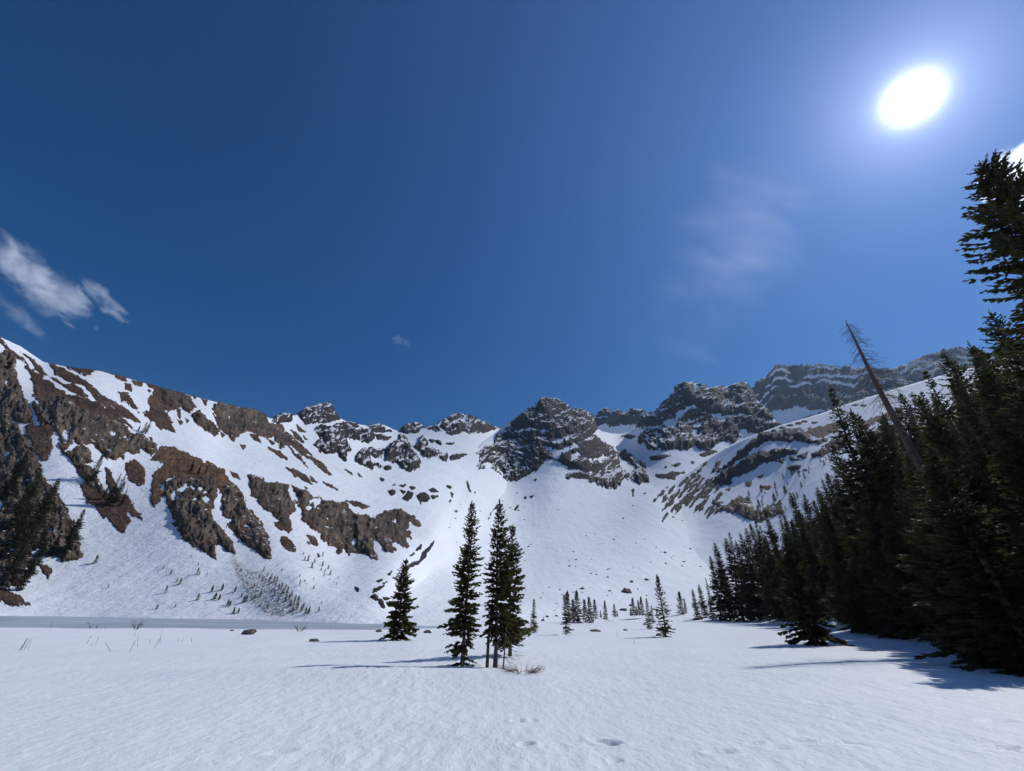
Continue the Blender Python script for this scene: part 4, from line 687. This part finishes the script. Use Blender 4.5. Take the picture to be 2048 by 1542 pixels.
def put_snag(seed, xt, yt, xb, yb, D, H_r, n, label):
    tp = at(xt, yt, D); bs = at(xb, yb, D); bs[2] = ground_at(bs[0], bs[1]) - .2
    ax = Vector(tp - bs); H = ax.length; tr, br = snag(seed, H, H_r, n)
    e = bpy.data.objects.new('dead_snag', None); COL.objects.link(e); e.location = bs; e.rotation_euler = ax.to_track_quat('Z', 'Y').to_euler(); tag(e, label, 'dead tree')
    ob('trunk', mesh_np('trunk', *tr, [M_DEAD]), e); ob('branches', mesh_np('branches', *br, [M_DEAD]), e)
put_snag(5, 1689, 640, 1968, 1180, 43, .46, 300, 'tall leaning dead snag with curling bare branches above the forest')
put_snag(6, 1838, 1165, 1880, 1262, 47, .10, 16, 'short pale dead snag at the snow edge of the forest')

# trees on the left slope and the young ones on the avalanche fan
y1, y2, y3 = (mini(spruce(40 + i, 4, .95 + .12 * i, .02, .26, 7, .2, 1., .75, .06, tw=2.2), M_NEEDLE) for i in range(3))
def layer_tree(pr, xb, yb, xt, yt, label, group, L=LA_, name='spruce_tree', width=1.):
    D = float(L.D(np.array([xb]), np.array([yb]))[0]); b = at(xb, yb, D); b[2] -= .4; h = float(tan_el(xt, yt)) * D + EYE - b[2]
    if isinstance(pr, dict): return put(pr, b, h, label, group, width=width)
    o = ob(name, pr, None, b); k = h / 4; o.scale = (k * width, k * width, k); o.rotation_euler = (0, 0, RT.uniform(0, 6.28)); return tag(o, label, 'tree', group)
GL = 'spruces clinging to the left cliffs'; LL = 'dark spruce clinging to the steep brown cliff on the left'
for xb, yb, xt, yt in [(128, 1108, 170, 1018), (72, 1100, 91, 1024), (48, 1090, 78, 950), (20, 1060, 34, 930), (30, 1140, 62, 1020), (60, 1150, 85, 1075), (10, 1170, 40, 1050), (5, 1120, 15, 1000), (38, 1180, 60, 1110), (100, 1112, 118, 1070), (8, 745, 16, 712), (4, 1000, 10, 900), (30, 1030, 45, 960)]:
    layer_tree(RT.choice([f2, f4, f1]), xb, yb, xt, yt, LL, GL, width=1.25)
GG = 'spruces on the brown rib above the avalanche slope'
for xb, yb, xt, yt in [(222, 1012, 249, 948), (232, 1005, 252, 965), (212, 1012, 228, 945), (205, 1000, 220, 960), (178, 965, 196, 908), (186, 960, 200, 925), (290, 868, 293, 836), (285, 865, 283, 842), (276, 862, 275, 848), (240, 1012, 254, 975), (395, 950, 400, 928), (380, 945, 388, 922), (410, 948, 415, 930)]:
    layer_tree(RT.choice([f2, f4, m3]), xb, yb, xt, yt, 'small dark spruce rooted on a brown rock rib of the left slope', GG, width=1.2)
GY = 'young spruces dotted over the avalanche slope'; LY = 'tiny young spruce poking out of the snow slope beyond the lake'
Z2 = [(745, 735, 80), (850, 925, 35), (1285, 780, 35), (1340, 825, 45), (1305, 805, 15), (1415, 900, 60), (1390, 880, 30), (1300, 968, 70), (1550, 820, 60), (1565, 828, 35), (1552, 1025, 65), (1665, 960, 60), (1692, 1015, 55), (1725, 1020, 50), (1745, 945, 55), (1850, 960, 50), (1795, 1060, 50), (1840, 1128, 45), (1875, 1128, 50), (1232, 1095, 40), (1375, 1085, 35), (1502, 690, 25), (1560, 750, 25), (1925, 1040, 60), (1805, 1070, 40), (1630, 825, 20), (1480, 845, 18), (1455, 860, 18), (1510, 1062, 14)]
Z4 = [(10, 725, 60), (35, 780, 60), (70, 785, 50), (95, 705, 50), (195, 720, 50), (140, 825, 50), (155, 835, 50), (183, 890, 55), (222, 888, 45), (260, 805, 60), (285, 800, 60), (245, 765, 40), (345, 690, 40), (385, 615, 35), (450, 600, 40), (465, 645, 50), (500, 650, 60), (525, 640, 45), (512, 695, 50), (540, 700, 50), (560, 700, 60), (592, 705, 50), (350, 780, 40), (395, 755, 50), (450, 850, 35), (500, 755, 50), (560, 755, 50), (600, 765, 60), (640, 755, 50), (660, 820, 55), (690, 820, 80), (685, 860, 60), (650, 880, 50), (730, 865, 70), (750, 895, 60), (770, 900, 55), (780, 885, 60), (530, 805, 50), (590, 800, 50), (620, 790, 60), (565, 560, 30), (620, 610, 15), (705, 605, 25), (705, 675, 55), (745, 645, 25), (815, 700, 35), (815, 628, 25), (770, 482, 60), (745, 475, 40), (800, 535, 50), (820, 495, 40), (885, 445, 45), (885, 520, 45), (905, 570, 35), (930, 545, 40), (945, 590, 45), (895, 600, 30), (875, 555, 30), (940, 630, 15), (995, 668, 25), (1010, 615, 15), (855, 880, 45), (878, 815, 20), (735, 432, 25), (850, 450, 35), (420, 560, 40), (480, 620, 55), (575, 735, 50), (610, 720, 50), (670, 790, 55), (715, 880, 60), (630, 830, 50), (410, 640, 35), (760, 665, 15)]
fan_ = poly(O4, (165, 480), (200, 560), (250, 640), (330, 800), (430, 890), (540, 918), (660, 905), (700, 860), (640, 740), (560, 680), (480, 620), (380, 560), (290, 540), (215, 480), (180, 420))
for O, lst in ((O2, Z2), (O4, Z4)):
    for x, y, h in lst:
        px, py = O[0] + x / ZS, O[1] + y / ZS; lean = (1024 - px) / 2000. * h / ZS
        layer_tree(RT.choice([y1, y2, y3]), px, py, px + lean, py - max(h, 16) / ZS * .8, 'tiny young spruce standing in the dirty avalanche debris' if sdist(fan_, np.array([px]), np.array([py]))[0] > -2 else LY, GY, name='young_spruce', width=RT.uniform(.9, 1.3))
GR = 'young spruces above the forest on the snow ridge'
for k in range(46):
    px = RT.uniform(1490, 1680); py = 1060 - (px - 1490) * .55 + RT.uniform(-62, 8); h = RT.uniform(6, 16)
    layer_tree(RT.choice([y1, y2, y3]), px, py, px - h * .2, py - h, 'tiny spruce on the snow ridge above the forest', GR, L=LE_, name='young_spruce')

# ------------------------------------------------------------------ boulders
def rock(seed, flat=.6, sub=2):
    import bmesh
    bm = bmesh.new(); bmesh.ops.create_icosphere(bm, subdivisions=sub + 1, radius=1); r = random.Random(seed); off = np.array([r.uniform(0, 50) for _ in range(3)])
    co = np.array([v.co[:] for v in bm.verts]); n = fbm(co * .9 + off, 3) * .55; 
    for k in range(7):                                                            # chopped faces
        d = np.array([r.gauss(0, 1) for _ in range(3)]); d /= np.linalg.norm(d); h = r.uniform(.55, .85); ex = np.maximum(co @ d - h, 0); co = co - ex[:, None] * d
    co = co * (1 + n)[:, None]; co[:, 2] *= flat
    for v, c in zip(bm.verts, co): v.co = c
    me = bpy.data.meshes.new('boulder'); bm.to_mesh(me); bm.free(); me.materials.append(M_BOULDER); return me
RK = [rock(i, f) for i, f in ((1, .7), (2, .55), (3, .8), (4, .5))]
def boulder(xb, yb, wpx, label, group=None, D=None, L=None, v=0, hz=1.):
    if L is not None: b = at(xb, yb, float(L.D(np.array([xb]), np.array([yb]))[0]))
    elif D: b = at(xb, yb, D)
    else: b = hit(xb, yb)
    d = math.hypot(b[0], b[1]); rad = wpx * .5 * d / 1000.; o = ob('boulder', RK[v], None, b + np.array([0, 0, rad * .12])); o.scale = (rad, rad, rad * hz); o.rotation_euler = (0, 0, RT.uniform(0, 6)); return tag(o, label, 'boulder', group)
boulder(498, 1269, 22, 'grey-brown boulder with a sharp peak on the snow near the lake shore', v=0, hz=1.0)
boulder(627, 1283, 17, 'low reddish boulder half sunk in the snow in front of the lake', v=1)
boulder(463, 1262, 7, 'very small dark stone at the edge of the lake ice', v=1)
boulder(856, 1266, 17, 'flat dark red boulder behind the spruce clump at the shore', v=3)
boulder(757, 1264, 14, 'flat stone at the foot of the bushy lone spruce', v=3)
boulder(1253, 1185, 20, 'large block-shaped dark red boulder on the cirque snow', L=LB_, v=2, hz=1.0)
boulder(1247, 1221, 15, 'wide low boulder left of a pair of small spruces', L=LB_, v=1)
boulder(1262, 1212, 8, 'small boulder touching the tip of a small spruce', L=LB_, v=0)
boulder(1294, 1160, 9, 'round dark red boulder up the slope from the large block', L=LB_, v=0)
boulder(1164, 1178, 9, 'peaked boulder above the row of small spruces', L=LB_, v=0)
boulder(1190, 1263, 22, 'flat strip of dark rock showing through the snow flat', v=3, hz=.5)
boulder(1251, 1261, 9, 'little grey stone on the snow flat beyond the flat rock strip', v=1)
boulder(1086, 1242, 8, 'dark red stone at the far edge of the snow flat', v=2)
boulder(1318, 1272, 13, 'stone at the foot of the slender open spruce', v=3)
GB = 'small stones strewn over the cirque snow'; LBS = 'small dark stone on the wide snow apron of the cirque'
Z = [(755, 395, 5), (885, 425, 7), (1155, 480, 9), (1535, 145, 7), (1490, 140, 4), (1825, 100, 6), (1750, 250, 7), (125, 662, 6), (340, 570, 5), (490, 597, 4), (525, 615, 5), (905, 582, 7), (935, 608, 4), (1228, 562, 4), (220, 540, 5), (495, 133, 4), (525, 226, 6), (365, 622, 5), (1325, 632, 5), (298, 725, 4), (285, 800, 4), (300, 868, 7), (195, 877, 8), (1435, 88, 3), (1210, 37, 4), (770, 47, 3), (820, 43, 3), (1610, 202, 3), (1545, 268, 5), (450, 298, 6), (520, 300, 4), (595, 598, 4), (690, 543, 3), (500, 515, 3), (1045, 685, 3), (880, 635, 3), (150, 605, 3), (1635, 180, 3), (900, 330, 5), (700, 220, 3)]
for x, y, wp in Z: boulder(1060 + x / 5.689, 1080 + y / 5.689, wp * .9, LBS, GB, L=LB_, v=RT.randrange(4))
r = random.Random(3)
for k in range(60):
    px = r.uniform(880, 1420); py = r.uniform(975, 1150)
    boulder(px, py, r.choice([2, 2, 2.5, 3, 4, 5]), LBS, GB, L=LB_, v=r.randrange(4))
for k in range(30):
    px = r.uniform(850, 960); py = r.uniform(880, 1100); boulder(px, py, r.choice([2, 2.5, 3, 4]), 'small dark stone below the gully at the head of the cirque', 'stones below the gully', L=LB_, v=r.randrange(4))

# ------------------------------------------------------------------ avalanche debris
fan = poly(O4, (165, 480), (200, 560), (250, 640), (330, 800), (430, 890), (540, 918), (660, 905), (700, 860), (640, 740), (560, 680), (480, 620), (380, 560), (290, 540), (215, 480), (180, 420))
r = np.random.RandomState(12); Q = r.uniform(fan.min(0), fan.max(0), (30000, 2)); sdv = sdist(fan, Q[:, 0], Q[:, 1]); Q = Q[sdv > r.uniform(-3, 5, len(Q))][:800]
D = LA_.D(Q[:, 0], Q[:, 1]); C = at(Q[:, 0], Q[:, 1], D); cube = np.array([(x, y, z) for x in (-1, 1) for y in (-1, 1) for z in (-1, 1)], float); cf = np.array([(0, 1, 3, 2), (4, 6, 7, 5), (0, 4, 5, 1), (2, 3, 7, 6), (0, 2, 6, 4), (1, 5, 7, 3)])
sz = np.abs(r.normal(.08, .07, len(C))) + .05; rotv = r.uniform(0, 6.28, len(C)); bx = cube[None] * sz[:, None, None] * r.uniform(.6, 1.3, (len(C), 1, 3)) * np.array([1, 1, .55]) + r.normal(0, .3, (len(C), 8, 3)) * sz[:, None, None]
c_, s_ = np.cos(rotv)[:, None], np.sin(rotv)[:, None]; bx = np.stack([bx[..., 0] * c_ - bx[..., 1] * s_, bx[..., 0] * s_ + bx[..., 1] * c_, bx[..., 2]], -1)
DV = (C[:, None] + bx).reshape(-1, 3); DF = (np.arange(len(C))[:, None, None] * 8 + cf[None]).reshape(-1, 4)
st = np.clip(sdist(fan, LA_.Xp, LA_.Yp) / 10 + .6, 0, 1) * np.clip(.6 + fbm(p3(LA_.Xp / 9, LA_.Yp / 9, 3.), 3), 0, 1) * .5
band = poly(O4, (165, 380), (190, 380), (235, 560), (330, 690), (440, 800), (560, 900), (480, 900), (340, 790), (240, 660), (185, 540))
st = np.maximum(st, np.clip(sdist(band, LA_.Xp, LA_.Yp) / 5 + .5, 0, 1) * .55 * np.clip(.7 + fbm(p3(LA_.Xp / 6, LA_.Yp / 6, 9.), 3), 0, 1))
st = np.maximum(st, np.clip(fbm(p3((LA_.Xp * .83 - LA_.Yp * .56) / 26, (LA_.Xp * .56 + LA_.Yp * .83) / 130, 4.), 4) - .18, 0, 1) * .45 * sstep(980, 1100, LA_.Yp))
da = LA_.o.data.attributes['dirt']; buf = np.zeros(len(LA_.o.data.vertices), np.float32); buf[:st.size] = st.ravel(); da.data.foreach_set('value', buf)
deb = ob('avalanche_debris', mesh_np('avalanche_debris', DV, DF, [M_FAR], {'dirt': np.repeat(np.clip(r.normal(.35, .25, len(C)), 0, 1), 8)}, smooth=False)); tag(deb, 'fan of dirty avalanche snow lumps reaching down to the lake', 'avalanche debris', kind='stuff')

# ------------------------------------------------------------------ willow stems standing in the snow
def stem(xb, yb, xt, yt, label, group=None, n=1):
    b = hit(xb, yb); d = math.hypot(b[0], b[1]); t = at(xt, yt, d); v = t - b; parts = []
    rr_ = random.Random(int(xb * 7 + yb))
    for k in range(n):
        off = np.array([rr_.uniform(-.1, .1), rr_.uniform(-.1, .1), -.05]) * (k > 0); vv = v * rr_.uniform(.75, 1.05) + np.array([rr_.uniform(-.15, .15), 0, 0]) * (k > 0)
        parts.append(tube(np.array([off, off + vv * .5 + [rr_.uniform(-.03, .03), 0, .02], off + vv]), np.array([.011, .008, .004]), 4, False))
        if rr_.random() < .5: parts.append(tube(np.array([off + vv * .55, off + vv * .8 + [rr_.uniform(-.1, .1), 0, .06]]), np.array([.006, .003]), 3, False))
    o = ob('willow_sprig', mesh_np('willow_sprig', *join(parts), [M_TWIG]), None, b); return tag(o, label, 'sprig', group)
ZW = 2048 / 680
def zw(x, y): return (x / ZW, 1200 + y / ZW)
stem(*zw(125, 305), *zw(178, 208), 'tuft of reddish bare willow stems standing close together in the snow', n=6)
for a, b_ in [((165, 300), (190, 235)), ((522, 265), (560, 195)), ((575, 270), (600, 210)), ((665, 312), (632, 250)), ((778, 318), (828, 225)), ((828, 283), (836, 185)), ((905, 268), (897, 230)), ((930, 288), (975, 215)), ((962, 262), (982, 150)), ((1090, 260), (1105, 232)), ((1155, 255), (1150, 222)), ((808, 220), (820, 180)), ((302, 172), (318, 125)), ((632, 175), (640, 140)), ((550, 278), (556, 262)), ((1070, 255), (1075, 235)), ((1990, 195), (1990, 180))]:
    stem(*zw(*a), *zw(*b_), 'single thin bare stem poking out of the snow before the lake', 'bare stems before the lake')
for (xb, yb, xt, yt) in [(1268, 1290, 1268, 1278), (1234, 1272, 1234, 1262), (838, 1266, 838, 1250)]: stem(xb, yb, xt, yt, 'lone thin stem on the snow flat beyond the spruce clump', 'thin stems beyond the clump')
def shrub(xb, yb, wpx, hpx, seed, label, n=12, up=.6):
    b = hit(xb, yb); d = math.hypot(b[0], b[1]); h = hpx * d / 1000.; o = ob('willow_shrub', mesh_np('willow_shrub', *twiggy(seed, n, h, .5 * wpx / hpx / 1.2, .016, 3, up + .3), [M_TWIG]), None, b); return tag(o, label, 'shrub')
shrub(272, 1259, 20, 16, 1, 'rounded bare willow shrub on the lake edge above the tall stems', 14)
shrub(600, 1263, 32, 15, 2, 'low spreading bare willow shrub at the lake edge near the peaked boulder', 14)
shrub(182, 1257, 14, 10, 3, 'small two-stemmed bare shrub at the lake edge', 5)
shrub(192, 1257, 6, 8, 4, 'tiny bare shrub next to the two-stemmed one on the lake edge', 3)

# ------------------------------------------------------------------ clouds
def cloud_mat(name, dens, sc, thr, stretch, seed, g):
    m = bpy.data.materials.new(name); m.use_nodes = True; t = m.node_tree; t.nodes.remove(t.nodes['Principled BSDF'])
    tcn = N(t, 'ShaderNodeTexCoord'); mp = N(t, 'ShaderNodeMapping'); mp.inputs['Scale'].default_value = stretch; mp.inputs['Location'].default_value = (seed, seed * .7, 0); t.links.new(tcn.outputs['Object'], mp.inputs[0])
    n1 = noise(t, sc, 8, .64, mp.outputs[0], dist=.8); ln = N(t, 'ShaderNodeVectorMath', operation='LENGTH'); t.links.new(tcn.outputs['Object'], ln.inputs[0])
    r2 = math_node(t, 'MULTIPLY', ln.outputs['Value'], ln.outputs['Value'])
    d = math_node(t, 'SUBTRACT', math_node(t, 'SUBTRACT', n1, math_node(t, 'MULTIPLY', r2, .24)), thr)
    d = math_node(t, 'MULTIPLY', math_node(t, 'MAXIMUM', d, 0), dens)
    v = N(t, 'ShaderNodeVolumePrincipled'); v.inputs['Color'].default_value = (.93, .965, 1, 1); v.inputs['Anisotropy'].default_value = g; t.links.new(d, v.inputs['Density'])
    t.links.new(v.outputs[0], t.nodes['Material Output'].inputs['Volume']); return m
def cloud(px, py, D, wpx, hpx, ang_, dens, sc, thr, stretch, seed, label, g=.1):
    import bmesh
    c = at(px, py, D); rr_ = float(np.linalg.norm(c)); bm = bmesh.new(); bmesh.ops.create_icosphere(bm, subdivisions=3, radius=1.02)
    me = bpy.data.meshes.new('cloud'); bm.to_mesh(me); bm.free(); me.materials.append(cloud_mat('cloud_vapour', dens, sc, thr, stretch, seed, g))
    o = ob('cloud', me, None, c); look = Vector((0, 0, EYE)) - Vector(c); base = look.to_track_quat('Z', 'Y').to_matrix().to_4x4()
    k = rr_ / math.hypot(F, math.hypot(px - CX, py - CY)); o.matrix_world = Matrix.Translation(c) @ base @ Matrix.Rotation(ang_, 4, 'Z') @ Matrix.Diagonal((wpx * .5 * k, hpx * .5 * k, hpx * .5 * k, 1))
    return tag(o, label, 'cloud')
cloud(80, 566, 3600, 240, 104, R(-24), .05, 2.3, .365, (1, .6, .6), 3, 'ragged white cloud over the left mountain shoulder')
cloud(212, 604, 3600, 130, 46, R(-26), .050, 2.0, .39, (1, .5, .6), 7, 'small torn wisp trailing from the ragged white cloud')
cloud(35, 632, 3700, 150, 40, R(-28), .035, 2.0, .39, (1, .5, .6), 11, 'thin streak of cloud just above the left mountain shoulder')
cloud(2064, 345, 4200, 150, 150, R(20), .05, 1.7, .33, (1, .8, .7), 5, 'bright white cloud half hidden behind the giant spruce', .6)
cloud(803, 681, 5000, 70, 28, R(-14), .010, 2.0, .41, (1, .5, .6), 9, 'tiny faint wisp of cloud above the cirque')
cloud(1440, 545, 6000, 560, 330, R(48), .00032, 2.6, .40, (1.3, .32, .6), 13, 'faint veil of high cirrus below the sun', .6)

# ------------------------------------------------------------------ thin mountain air
def haze(x0, x1, y0, y1, z0, z1, dens):
    V = np.array([(x, y, z) for x in (x0, x1) for y in (y0, y1) for z in (z0, z1)], float); m = bpy.data.materials.new('thin_air'); m.use_nodes = True; t = m.node_tree; t.nodes.remove(t.nodes['Principled BSDF'])
    v = N(t, 'ShaderNodeVolumePrincipled', Density=dens, Anisotropy=.45); v.inputs['Color'].default_value = (.50, .70, 1, 1); t.links.new(v.outputs[0], t.nodes['Material Output'].inputs['Volume'])
    o = ob('haze', mesh_np('haze', V, cf, [m], smooth=False)); tag(o, 'thin bluish mountain air', kind='stuff')
haze(-3300, 3300, -300, 3100, -40, 1400, .000036)
